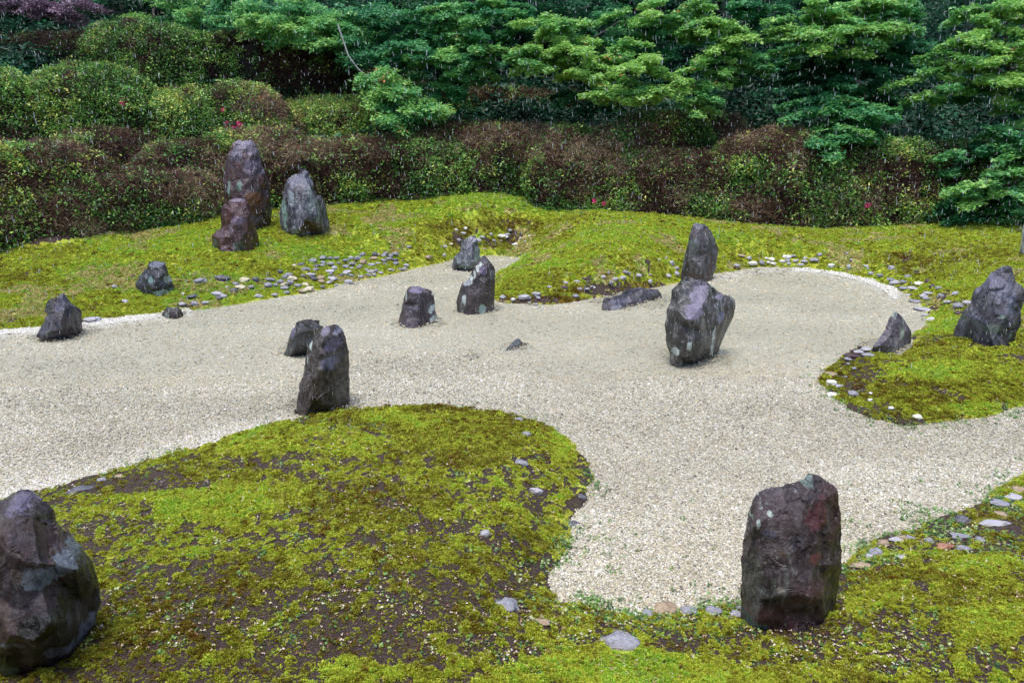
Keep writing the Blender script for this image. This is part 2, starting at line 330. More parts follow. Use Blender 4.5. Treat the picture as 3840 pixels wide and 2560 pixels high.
# ------------------------------------------------------------------ moss cover: where it grows and which kind
# patches: centre x, centre y, half width, half height (2352 copy), cover, tone
PATCH = [
 (1120,455,190,32,1.0,.72),(950,470,190,22,1.0,.60),(1330,478,120,14,1.0,.72),(1240,585,110,45,1.0,.70),(1100,520,150,22,.62,.30),(1150,560,120,24,.55,.28),(1060,530,80,20,.7,.25),
 (400,560,260,28,1.0,.72),(250,640,170,40,.85,.95),(100,700,150,40,.8,.50),(60,640,110,25,.75,.42),(480,650,150,30,.9,.9),(450,700,90,14,.7,.98),(700,590,120,20,1.0,.66),(900,540,120,22,.95,.52),
 (1350,560,130,50,1.0,.60),(1250,650,120,30,.95,.52),(1400,665,120,22,.3,.2),(1480,620,70,25,.75,.45),(1550,520,120,20,1.0,.56),(1280,690,130,9,.2,.25),
 (1850,550,220,22,1.0,.58),(2200,530,180,18,.98,.58),(2150,610,120,30,.62,.38),(2250,600,150,60,.78,.48),(2080,600,60,20,.55,.35),(2150,690,70,40,.6,.55),(2200,745,110,18,.95,.60),
 (2150,850,130,32,1.0,.60),(2270,885,90,40,.9,.48),(1960,860,60,50,.35,.3),(2100,925,150,26,.7,.38),(2090,885,70,10,.1,.3),(2200,805,110,22,.7,.42),(2250,940,130,16,.6,.74),
 (470,1150,180,70,1.0,.63),(1120,1000,210,55,1.0,.40),(1090,1050,90,30,1.0,.24),(1290,1030,50,60,1.0,.56),(930,960,150,20,.9,.56),(700,1010,200,36,.72,.60),(1180,1130,110,60,.38,.5),(330,1108,190,26,.22,.4),
 (620,1220,70,40,.5,.45),(850,1150,200,90,.66,.46),(1140,1210,150,50,.5,.52),(900,1290,250,60,.6,.44),(600,1330,250,60,.56,.42),(420,1440,160,70,.55,.44),(850,1470,300,60,.32,.46),(1150,1400,150,60,.6,.42),(800,1540,60,30,.9,.5),
 (1200,1345,90,22,.25,.4),(1500,1545,360,75,1.0,.56),(1440,1550,150,60,1.0,.68),(1900,1470,260,45,.2,.3),(1650,1420,150,18,.5,.5),(1500,1420,180,20,.6,.44),(1600,1480,110,24,.15,.3),
 (2150,1340,190,46,1.0,.38),(2060,1360,120,30,1.0,.50),(2260,1300,120,30,.95,.55),(2000,1380,80,40,1.0,.50),(2280,1420,130,60,.8,.5),(2050,1500,160,40,.35,.48),(2300,1520,120,50,.5,.46),(2150,1235,170,38,.35,.55),(1700,1500,120,30,.6,.5),
]
def moss(x, y, z):
    px, py = project(x, y, np.maximum(z, 0)); px = px / K; py = py / K
    cov = np.full(x.shape, .93); tone = np.full(x.shape, .55)
    fg = ((py > 920) & (px < 1420)) | (py > 1140)
    cov = np.where(fg, .50, cov); tone = np.where(fg, .47, tone)
    isl = (px > 1850) & (py > 770) & (py < 1000)
    cov = np.where(isl, .62, cov); tone = np.where(isl, .42, tone)
    wob = (fbm(x * 2.2, y * 2.2, 21) - .5) * 1.3
    for cx, cy, rx, ry, c, t in PATCH:
        r = np.sqrt(((px - cx) / rx) ** 2 + ((py - cy) / ry) ** 2) + wob
        w = 1 - sstep(.7, 1.1, r)
        cov = cov + (c - cov) * w; tone = tone + (t - tone) * w
    lowr = fg & (cov < .8); cov = np.where(lowr, cov - .07 - .10 * sstep(1150, 1450, py) * (px < 1500), cov); tone = np.where(lowr, tone - .03, tone)
    big = fbm(x * .9, y * .9, 31) - .5; mid = fbm(x * 4, y * 4, 33) - .5
    tone = np.clip(tone + np.where(tone < .85, big * .36 + mid * np.where(y > 6.5, .2, .34), 0), 0, 1)
    tanp = sstep(.60, .68, fbm(x * 1.7, y * 1.7, 35)) * (py < 780); tone = np.where((tanp > .5) & (tone < .7), .97, tone)
    hf = np.where(fg & (cov < .8), .62, .35)
    f = fbm(x * 5, y * 5, 41, 3) * (1 - hf) + fbm(x * 26, y * 26, 43, 2) * hf
    thr = .5 + (cov - .5) * .62
    far = sstep(6, 10, y)
    f = .5 + (f - .5) * 1.55
    thr = thr + far * .04
    pres = sstep(-.04, .04, thr - f)
    return cov, tone, pres

# ------------------------------------------------------------------ ground
def fan(us, Ys):
    U, Y = np.meshgrid(us, Ys); return U * Y, Y
def grid_faces(nr, nc, keep=None):
    i = np.arange(nr - 1)[:, None] * nc + np.arange(nc - 1)[None]
    f = np.stack([i, i + 1, i + nc + 1, i + nc], -1).reshape(-1, 4)
    return f if keep is None else f[keep.ravel()]
us = np.concatenate([np.linspace(-2.2, -.95, 28, endpoint=False), np.linspace(-.95, .95, 480), np.linspace(.95, 2.2, 29)[1:]])
Ys = np.concatenate([np.geomspace(.5, 1.7, 30, endpoint=False), np.geomspace(1.7, 19, 330, endpoint=False), np.geomspace(19, 70, 26)])
TX, TY = fan(us, Ys)
TZ = height(TX, TY)
m = M('moss_and_soil')
cov_a = m.attr('cov'); tone_a = m.attr('tone')
oc = m.obco()
n1 = m.noise(60, 5, .7, oc); n2 = m.noise(14, 5, .65, oc)
mc = m.ramp(m.math('ADD', tone_a, m.math('MULTIPLY', m.math('SUBTRACT', n2, .5), .5)), MOSS_STOPS)
mc = m.mix(m.ramp(n1, [(.38, 0.0), (.56, 1.0)]), m.mix(1.0, mc, (.50, .46, .46), 'MULTIPLY'), mc)
soil = m.ramp(m.noise(140, 4, .8, oc), [(.3, (.014, .009, .007)), (.48, (.042, .026, .020)), (.6, (.09, .062, .048)), (.72, (.30, .25, .21))])
fac = m.ramp(m.math('ADD', cov_a, m.math('MULTIPLY', m.math('SUBTRACT', n1, .5), .9)), [(.42, 0.0), (.56, 1.0)])
m.set(Base_Color=m.mix(fac, soil, mc), Roughness=m.ramp(fac, [(0, .55), (1, .9)]))
m.b.inputs['Specular IOR Level'].default_value = .3
m.bump(m.math('ADD', m.math('MULTIPLY', n1, .6), n2), .9, .03)
MAT_GROUND = m.m
cv, tn, pr = moss(TX.ravel(), TY.ravel(), TZ.ravel())
hid = seg_dist(TX, TY)
keep = (np.minimum.reduce([hid.reshape(TX.shape)[:-1, :-1], hid.reshape(TX.shape)[1:, 1:]]) > -.25)
me = mesh_np('ground', np.stack([TX, TY, TZ], -1).reshape(-1, 3), grid_faces(len(Ys), len(us), keep), MAT_GROUND, True)
behind = TY.ravel() > hedge_y(TX.ravel(), TY.ravel()) + .15
a = me.attributes.new('cov', 'FLOAT', 'POINT'); a.data.foreach_set('value', (pr * np.where(behind, 0, 1)).astype(np.float32))
a = me.attributes.new('tone', 'FLOAT', 'POINT'); a.data.foreach_set('value', tn.astype(np.float32))
tag(obj('ground', me), kind='structure')
mm = M('bare_earth'); mm.set(Base_Color=mm.ramp(mm.noise(3, 5, .6, mm.obco()), [(.3, (.03, .022, .016)), (.7, (.07, .055, .035))]), Roughness=.9)
me = mesh_np('surrounding_earth', [(-150, -150, -.3), (150, -150, -.3), (150, 150, -.3), (-150, 150, -.3)], [(0, 1, 2, 3)], mm.m)
tag(obj('surrounding_earth', me), kind='structure')

# ------------------------------------------------------------------ gravel
def gravel_state(x, y):
    """dry (white, banked up at some edges) and wet (standing in water) shares, from where the spot lies"""
    px, py = project(x, y, 0 * x); px = px / K; py = py / K
    d = -seg_dist(x, y).reshape(x.shape)
    edge1 = ((px < 440) & (py < 800) & (py > 700)) * (1 - sstep(.15, .42, d + (fbm(x * 2, y * 2, 3) - .5) * .3))
    edge2 = ((px > 1640) & (px < 2060) & (py < 690)) * (1 - sstep(.18, .38, d + (fbm(x * 2, y * 2, 4) - .5) * .25)) * np.where(px > 1820, 1, .55)
    near = sstep(900, 1350, py) * .28 + ((px < 800) & (py > 930)) * (1 - sstep(.05, .4, d)) * .38
    dry = np.clip(np.maximum(np.maximum(edge1, edge2), near), 0, 1)
    wet = (1 - sstep(700, 960, py + (fbm(x * .8, y * .8, 8) - .5) * 160)) * (1 - np.clip(edge1 + edge2, 0, 1))
    wet = np.maximum(wet, .6 * (px < 700) * (1 - sstep(820, 1000, py)))
    return dry, wet, d
us2 = np.linspace(-1.6, 1.6, 420); Ys2 = np.geomspace(1.6, 17, 260)
X2, Y2 = fan(us2, Ys2)
dry, wet, d2 = gravel_state(X2, Y2)
Z2 = (fbm(X2 * 1.3, Y2 * 1.3, 61) - .5) * .012 + (fbm(X2 * 8, Y2 * 8, 63, 3) - .5) * .008 + .022 * ((dry > .5) & (Y2 > 6.5)) * 1.0
k2 = (np.minimum(d2[:-1, :-1], d2[1:, 1:]) > -.12)
m = M('gravel_bed')
oc = m.obco(); wa = m.attr('wet'); da = m.attr('dry')
vor = m.n('ShaderNodeTexVoronoi'); vor.inputs['Scale'].default_value = 90; m.l(oc, vor.inputs['Vector'])
vor2 = m.n('ShaderNodeTexVoronoi'); vor2.inputs['Scale'].default_value = 38; m.l(oc, vor2.inputs['Vector'])
cell = m.n('ShaderNodeSeparateColor'); m.l(vor.outputs['Color'], cell.inputs[0])
col_dry = m.ramp(cell.outputs[0], [(0, (.10, .09, .07)), (.3, (.22, .20, .16)), (.6, (.36, .34, .28)), (1, (.58, .57, .51))])
col_wet = m.ramp(m.noise(5, 6, .7, m.obco((1, 2.4, 1))), [(.3, (.25, .25, .18)), (.5, (.35, .35, .265)), (.7, (.46, .46, .38))])
col_wet = m.mix(.28, col_wet, col_dry)
col = m.mix(wa, col_dry, col_wet)
col = m.mix(.18, col, (.50, .46, .36))
col = m.mix(m.math('MULTIPLY', da, .5), col, (.62, .60, .56))
m.set(Base_Color=col, Roughness=m.ramp(wa, [(0, .6), (1, .33)]))
h = m.math('SUBTRACT', 1.0, vor.outputs['Distance'])
m.bump(m.math('ADD', h, m.noise(9, 5, .7, m.obco((1, 2.2, 1)))), .5, .012)
me = mesh_np('gravel_bed', np.stack([X2, Y2, Z2], -1).reshape(-1, 3), grid_faces(len(Ys2), len(us2), k2), m.m, True)
for nm, v in (('wet', wet), ('dry', dry)):
    a = me.attributes.new(nm, 'FLOAT', 'POINT'); a.data.foreach_set('value', v.ravel().astype(np.float32))
tag(obj('gravel_bed', me), kind='structure')

# ------------------------------------------------------------------ scattering (geometry nodes, real instanced meshes)
_groups = {}
def scatter_group(key, protos):
    if key in _groups: return _groups[key]
    g = bpy.data.node_groups.new('scatter_' + key, 'GeometryNodeTree')
    g.interface.new_socket('Geometry', in_out='INPUT', socket_type='NodeSocketGeometry')
    g.interface.new_socket('Geometry', in_out='OUTPUT', socket_type='NodeSocketGeometry')
    N = g.nodes.new; L = g.links.new
    gi = N('NodeGroupInput'); go = N('NodeGroupOutput')
    jn = N('GeometryNodeJoinGeometry')
    for p in protos:
        oi = N('GeometryNodeObjectInfo'); oi.inputs['Object'].default_value = p; oi.inputs['As Instance'].default_value = True
        L(oi.outputs['Geometry'], jn.inputs[0])
    def at_(n, t):
        a = N('GeometryNodeInputNamedAttribute'); a.data_type = t; a.inputs['Name'].default_value = n; return a.outputs[0]
    ip = N('GeometryNodeInstanceOnPoints')
    L(gi.outputs[0], ip.inputs['Points']); L(jn.outputs[0], ip.inputs['Instance'])
    ip.inputs['Pick Instance'].default_value = True
    L(at_('pid', 'INT'), ip.inputs['Instance Index'])
    L(at_('rot', 'FLOAT_VECTOR'), ip.inputs['Rotation']); L(at_('scl', 'FLOAT_VECTOR'), ip.inputs['Scale'])
    L(ip.outputs[0], go.inputs[0])
    _groups[key] = g; return g
def scatter(name, P, rot, scl, tone, key, protos, parent=None):
    n = len(P)
    me = bpy.data.meshes.new(name); me.vertices.add(n)
    me.vertices.foreach_set('co', np.asarray(P, np.float32).ravel())
    scl = np.asarray(scl, np.float32)
    if scl.ndim == 1: scl = np.repeat(scl[:, None], 3, 1)
    for nm, t, v in (('rot', 'FLOAT_VECTOR', rot), ('scl', 'FLOAT_VECTOR', scl)):
        a = me.attributes.new(nm, t, 'POINT'); a.data.foreach_set('vector', np.asarray(v, np.float32).ravel())
    a = me.attributes.new('tone', 'FLOAT', 'POINT'); a.data.foreach_set('value', np.asarray(tone, np.float32))
    a = me.attributes.new('pid', 'INT', 'POINT'); a.data.foreach_set('value', rng.integers(0, len(protos), n).astype(np.int32))
    me.materials.append(protos[0].data.materials[0])
    o = obj(name, me, parent)
    md = o.modifiers.new('scatter', 'NODES'); md.node_group = scatter_group(key, protos)
    return o
def proto(name, verts, faces, mat, smooth=False):
    return bpy.data.objects.new(name, mesh_np(name, verts, faces, mat, smooth))   # never linked: only its mesh is instanced

def leaf_quads(n, size, spread, flat=.5, aspect=.5, droop=.3, seed=0, rad_in=.1):
    """n folded diamond leaves set around a sprig"""
    r = np.random.default_rng(seed); V = []; F = []
    for i in range(n):
        a = r.uniform(0, 2 * math.pi); rr = spread * math.sqrt(r.uniform(rad_in, 1))
        c = np.array([rr * math.cos(a), rr * math.sin(a), r.uniform(-flat, flat) * spread])
        dirv = np.array([math.cos(a + r.normal(0, .7)), math.sin(a + r.normal(0, .7)), r.uniform(-droop * 1.6, droop)]); dirv /= np.linalg.norm(dirv)
        side = np.cross(dirv, [0, 0, 1]); side /= np.linalg.norm(side) + 1e-9
        side = side + np.array([0, 0, r.uniform(-.5, .5)])
        L = size * r.uniform(.7, 1.25); W = L * aspect * .5
        up = np.cross(side, dirv) * L * .12
        b = len(V)
        V += [c, c + dirv * L * .45 + side * W - up, c + dirv * L, c + dirv * L * .45 - side * W - up]
        F += [(b, b + 1, b + 2), (b, b + 2, b + 3)]
    return np.array(V), np.array(F)
def palm_leaves(n, size, spread, seed):
    """maple sprays: each leaf is five pointed lobes from one stalk"""
    r = np.random.default_rng(seed); V = []; F = []
    for i in range(n):
        a = r.uniform(0, 2 * math.pi); rr = spread * math.sqrt(r.uniform(0, 1))
        c = np.array([rr * math.cos(a), rr * math.sin(a), r.uniform(-.16, .16) * spread - .25 * rr])
        az = a + r.normal(0, .8); tl = r.uniform(-.7, .1)
        e1 = np.array([math.cos(az) * math.cos(tl), math.sin(az) * math.cos(tl), math.sin(tl)])
        e2 = np.array([-math.sin(az), math.cos(az), r.uniform(-.3, .3)]); s = size * r.uniform(.7, 1.2)
        for q, ln in ((-1.25, .6), (-.62, .85), (0, 1), (.62, .85), (1.25, .6)):
            d = e1 * math.cos(q) + e2 * math.sin(q); w = -e1 * math.sin(q) + e2 * math.cos(q)
            b = len(V); V += [c, c + d * s * ln * .5 + w * s * .15, c + d * s * ln, c + d * s * ln * .5 - w * s * .15]
            F += [(b, b + 1, b + 2), (b, b + 2, b + 3)]
    return np.array(V), np.array(F)
def sticks(n, length, spread, thick, seed):
    r = np.random.default_rng(seed); V = []; F = []
    for i in range(n):
        c = r.normal(0, spread, 3) * .5; d = r.normal(0, 1, 3) + np.array([0, 0, .5]); d /= np.linalg.norm(d)
        s = np.cross(d, r.normal(0, 1, 3)); s /= np.linalg.norm(s); L = length * r.uniform(.5, 1.2)
        b = len(V); bend = r.normal(0, .12, 3) * L
        V += [c - d * L / 2 - s * thick, c - d * L / 2 + s * thick, c + bend + s * thick * .8, c + bend - s * thick * .8, c + d * L / 2]
        F += [(b, b + 1, b + 2), (b, b + 2, b + 3), (b + 3, b + 2, b + 4)]
    return np.array(V), np.array(F)
def tuft(seed, n=22):
    """unit moss cushion: a low dome set with little pointed leaves"""
    r = np.random.default_rng(seed); V = []; F = []
    for i in range(n):
        a = r.uniform(0, 2 * math.pi); q = math.sqrt(r.uniform(0, 1)) * .8
        c = np.array([q * math.cos(a), q * math.sin(a), .5 * (1 - q * q) - .25])
        d = np.array([math.cos(a) * q * .9, math.sin(a) * q * .9, .75]) + r.normal(0, .3, 3); d /= np.linalg.norm(d)
        s = np.cross(d, r.normal(0, 1, 3)); s /= np.linalg.norm(s); L = r.uniform(.45, .8)
        b = len(V); V += [c - s * .17, c + s * .17, c + d * L * .6 + s * .2, c + d * L, c + d * L * .6 - s * .2]
        F += [(b, b + 1, b + 2), (b, b + 2, b + 4), (b + 4, b + 2, b + 3)]
    return np.array(V), np.array(F)
def ico(sub, seed, amp=.2, sc=(1, 1, 1), freq=1.2):
    bm = bmesh.new(); bmesh.ops.create_icosphere(bm, subdivisions=sub, radius=1)
    off = Vector((seed * 7.1, seed * 3.3, seed * 1.7))
    for v in bm.verts:
        k = 1 + amp * mnoise.noise(v.co * freq + off) + amp * .4 * mnoise.noise(v.co * freq * 2.7 + off)
        v.co = Vector((v.co.x * sc[0] * k, v.co.y * sc[1] * k, v.co.z * sc[2] * k))
    V = np.array([v.co[:] for v in bm.verts]); F = np.array([[q.index for q in f.verts] for f in bm.faces]); bm.free()
    return V, F
m = M('pebble'); t = m.attr('tone', 'INSTANCER')
m.set(Base_Color=m.ramp(t, [(0, (.035, .03, .03)), (.1, (.13, .115, .10)), (.3, (.22, .20, .15)), (.5, (.38, .355, .26)), (.62, (.50, .42, .27)), (.7, (.55, .52, .41)), (.9, (.74, .72, .67)), (1, (.88, .87, .83))]), Roughness=.42)
MAT_PEB = m.m
PEB = [proto('pebble_shape', *ico(2, s, .35, (1, .78, .5)), MAT_PEB, True) for s in range(4)]
TUFT = [proto('tuft_shape', *tuft(s), MAT_TUFT) for s in range(4)]

# pebbles
N = 400000
py = rng.uniform(585 * K, 1415 * K, N); px = rng.uniform(-60 * K, 2410 * K, N)
gx, gy = onplane(px, py); d = -seg_dist(gx, gy)
k = (d > -.015); gx, gy, d, py, px = gx[k], gy[k], d[k], py[k], px[k]
dry, wet, _ = gravel_state(gx, gy)
kp = rng.random(len(gx)) < np.where(wet > .5, .62, 1.0)
gx, gy, dry, wet, d = gx[kp], gy[kp], dry[kp], wet[kp], d[kp]; n = len(gx)
size = np.maximum(.0047, .00104 * gy) * rng.lognormal(0, .28, n)
patch = fbm(gx * 1.1, gy * 1.6, 71)
tone = np.clip(rng.normal(.54, .17, n) + (patch - .5) * .35 + dry * .28, .02, 1)
tone = np.where(wet > .4, np.clip(rng.normal(.56, .09, n) + (patch - .5) * .4, .32, .85), tone)
tone = np.where((dry > .6) & (gy > 6), rng.uniform(.72, 1, n), tone)
tone = np.where(rng.random(n) < .03 * (1 - wet * .9), rng.uniform(0, .18, n), tone)
z = (fbm(gx * 1.3, gy * 1.3, 61) - .5) * .012 + (fbm(gx * 8, gy * 8, 63, 3) - .5) * .008 + .022 * ((dry > .5) & (gy > 6.5)) + size * rng.uniform(-.1, .55, n) * (1 - .55 * wet)
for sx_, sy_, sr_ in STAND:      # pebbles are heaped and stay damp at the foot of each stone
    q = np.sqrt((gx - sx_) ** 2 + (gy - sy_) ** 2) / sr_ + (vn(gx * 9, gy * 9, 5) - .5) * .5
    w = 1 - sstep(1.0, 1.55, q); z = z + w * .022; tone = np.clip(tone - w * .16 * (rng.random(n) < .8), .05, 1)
rot = np.stack([rng.normal(0, .25, n), rng.normal(0, .25, n), rng.uniform(0, 6.28, n)], 1)
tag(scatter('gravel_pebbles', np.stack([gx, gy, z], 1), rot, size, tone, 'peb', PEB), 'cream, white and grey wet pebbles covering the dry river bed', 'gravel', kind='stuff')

# moss tufts
def sample_ground(n, y0, y1, mode):
    u = rng.uniform(-.92, .92, n)
    if mode == 't': Y = 1 / rng.uniform(1 / y1, 1 / y0, n)
    else: Y = np.exp(rng.uniform(math.log(y0), math.log(y1), n))
    return u * Y, Y
xa, ya = sample_ground(380000, 1.75, 11, 't'); xb, yb = sample_ground(430000, 5, 18, 'l')
yc = 1 / rng.uniform(1 / 11., 1 / 1.75, 90000); xc = yc * rng.choice([-1, 1], 90000) * rng.uniform(.9, 1.3, 90000)      # the banks go on beyond the frame
x = np.concatenate([xa, xb, xc]); y = np.concatenate([ya, yb, yc])
d = seg_dist(x, y); k = (d > .005) & (y < hedge_y(x, y) + .1); x, y, d = x[k], y[k], d[k]
z = height(x, y)
cov, tone, pres = moss(x, y, z)
edge = sstep(0, .10, d + (fbm(x * 5, y * 5, 9) - .5) * .1)
kp = rng.random(len(x)) < (pres * .90 + .10) * (edge * .85 + .15)
for cx_, cy_, cr_ in COB_XY:
    kp &= ~(((x - cx_) ** 2 + ((y - cy_) * .8) ** 2 < cr_ * cr_))
x, y, z, tone, cov, pres = x[kp], y[kp], z[kp], tone[kp], cov[kp], pres[kp]; n = len(x)
far = sstep(5.5, 9, y)
size = np.where(y < 6.5, np.maximum(.0068, .0023 * y), .0016 * y + .003) * rng.lognormal(0, .33, n)
fine = fbm(x * 22, y * 22, 77, 2) - .5
tt = np.clip(tone + rng.normal(0, .085, n) + fine * .42, 0, .99)
tt = np.where((rng.random(n) < .05), rng.uniform(.0, .35, n), tt)
rot = np.stack([rng.normal(0, .25, n), rng.normal(0, .25, n), rng.uniform(0, 6.28, n)], 1)
scl = np.stack([size, size, size * rng.uniform(.6, 1.1, n)], 1)
P = np.stack([x, y, z + size * .15 + .006 * pres * (1 - far)], 1)
tag(scatter('moss', P, rot, scl, tt, 'tuft', TUFT), 'yellow green and olive moss covering the mounds around the gravel', 'moss', kind='stuff')

# ------------------------------------------------------------------ standing stones
def rock_mat(name, *a, **k):
    return ('rm', name, a, k)
def build_rock_mat(patches, name, dark, mid, light, lichen=.3, lcol=(.42, .50, .46), rust=.2, rcol=(.10, .035, .022), streak=.5, rough=(.06, .32), seed=0, spots=.3):
    m = M(name)
    tc = m.n('ShaderNodeTexCoord'); mp = m.n('ShaderNodeMapping'); mp.inputs['Location'].default_value = (seed * 3.7, seed * 1.3, seed * 2.1)
    m.l(tc.outputs['Object'], mp.inputs['Vector']); v = mp.outputs['Vector']
    ms = m.n('ShaderNodeMapping'); ms.inputs['Scale'].default_value = (1, 1, .22); m.l(v, ms.inputs['Vector']); vs = ms.outputs['Vector']
    base = m.ramp(m.noise(4.5, 8, .68, v, .6), [(.3, dark), (.5, mid), (.72, light)])
    st = m.noise(16, 7, .7, vs, .3)
    base = m.mix(m.math('MULTIPLY', m.ramp(st, [(.5, 0.0), (.64, 1.0)]), streak), base, tuple(min(1, c * 2.4 + .02) for c in light))
    base = m.mix(m.math('MULTIPLY', m.ramp(m.noise(3.2, 5, .6, v), [(.5, 0.0), (.66, 1.0)]), rust), base, rcol)
    lichen *= .35 if len(patches) > 2 else 1
    # lichen: blotches gated by a large mask, and pin spots
    big = m.ramp(m.noise(2.6, 3, .5, v, .4), [(.48, 0.0), (.60, 1.0)])
    bl = m.ramp(m.noise(13, 6, .72, vs, .5), [(.54, 0.0), (.60, 1.0)])
    lf = m.math('MULTIPLY', m.math('MULTIPLY', big, bl), min(1, lichen * 2.2))
    vo = m.n('ShaderNodeTexVoronoi'); vo.inputs['Scale'].default_value = 26; m.l(v, vo.inputs['Vector'])
    sp = m.math('MULTIPLY', m.ramp(vo.outputs['Distance'], [(.13, 1.0), (.22, 0.0)]), m.ramp(m.noise(5, 3, .5, v), [(.5, 0.0), (.6, 1.0)]))
    lf = m.math('MAXIMUM', lf, m.math('MULTIPLY', sp, spots))
    lc = m.ramp(m.noise(30, 4, .6, v), [(.35, tuple(c * .55 for c in lcol)), (.6, lcol)])
    base = m.mix(lf, base, lc)
    wob = m.math('ADD', m.math('MULTIPLY', m.noise(9, 4, .6, v), .55), m.math('MULTIPLY', m.noise(42, 5, .75, v), .45))
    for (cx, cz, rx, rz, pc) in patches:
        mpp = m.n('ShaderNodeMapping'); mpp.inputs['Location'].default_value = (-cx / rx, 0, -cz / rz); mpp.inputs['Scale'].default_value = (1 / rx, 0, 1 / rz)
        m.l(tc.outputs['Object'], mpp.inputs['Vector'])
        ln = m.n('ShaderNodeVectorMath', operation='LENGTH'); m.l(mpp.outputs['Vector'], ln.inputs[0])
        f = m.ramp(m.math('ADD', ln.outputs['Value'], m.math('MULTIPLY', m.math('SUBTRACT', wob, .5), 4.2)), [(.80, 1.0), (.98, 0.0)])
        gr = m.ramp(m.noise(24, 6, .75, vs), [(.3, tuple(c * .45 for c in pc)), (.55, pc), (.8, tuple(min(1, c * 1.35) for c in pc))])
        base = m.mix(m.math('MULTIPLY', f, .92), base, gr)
    rg = m.math('ADD', m.ramp(m.noise(7, 6, .7, v), [(.42, rough[0]), (.66, rough[1])]), m.math('MULTIPLY', lf, .35))
    m.set(Base_Color=base, Roughness=rg); m.b.inputs['Specular IOR Level'].default_value = .6
    hh = m.math('ADD', m.math('MULTIPLY', m.noise(9, 10, .68, v, .5), 1.0), m.math('MULTIPLY', m.noise(45, 6, .7, vs), .35))
    m.bump(m.math('ADD', hh, m.math('MULTIPLY', st, .7)), .75, .035)
    return m.m
PUR = dict(dark=(.008, .006, .009), mid=(.018, .014, .020), light=(.065, .055, .075))
BRN = dict(dark=(.008, .006, .006), mid=(.021, .015, .014), light=(.08, .066, .06))
RED = dict(dark=(.012, .005, .006), mid=(.040, .016, .018), light=(.085, .055, .068))
BLU = dict(dark=(.006, .006, .009), mid=(.018, .018, .026), light=(.07, .075, .09))
GRY = dict(dark=(.02, .022, .026), mid=(.075, .08, .09), light=(.17, .18, .20))

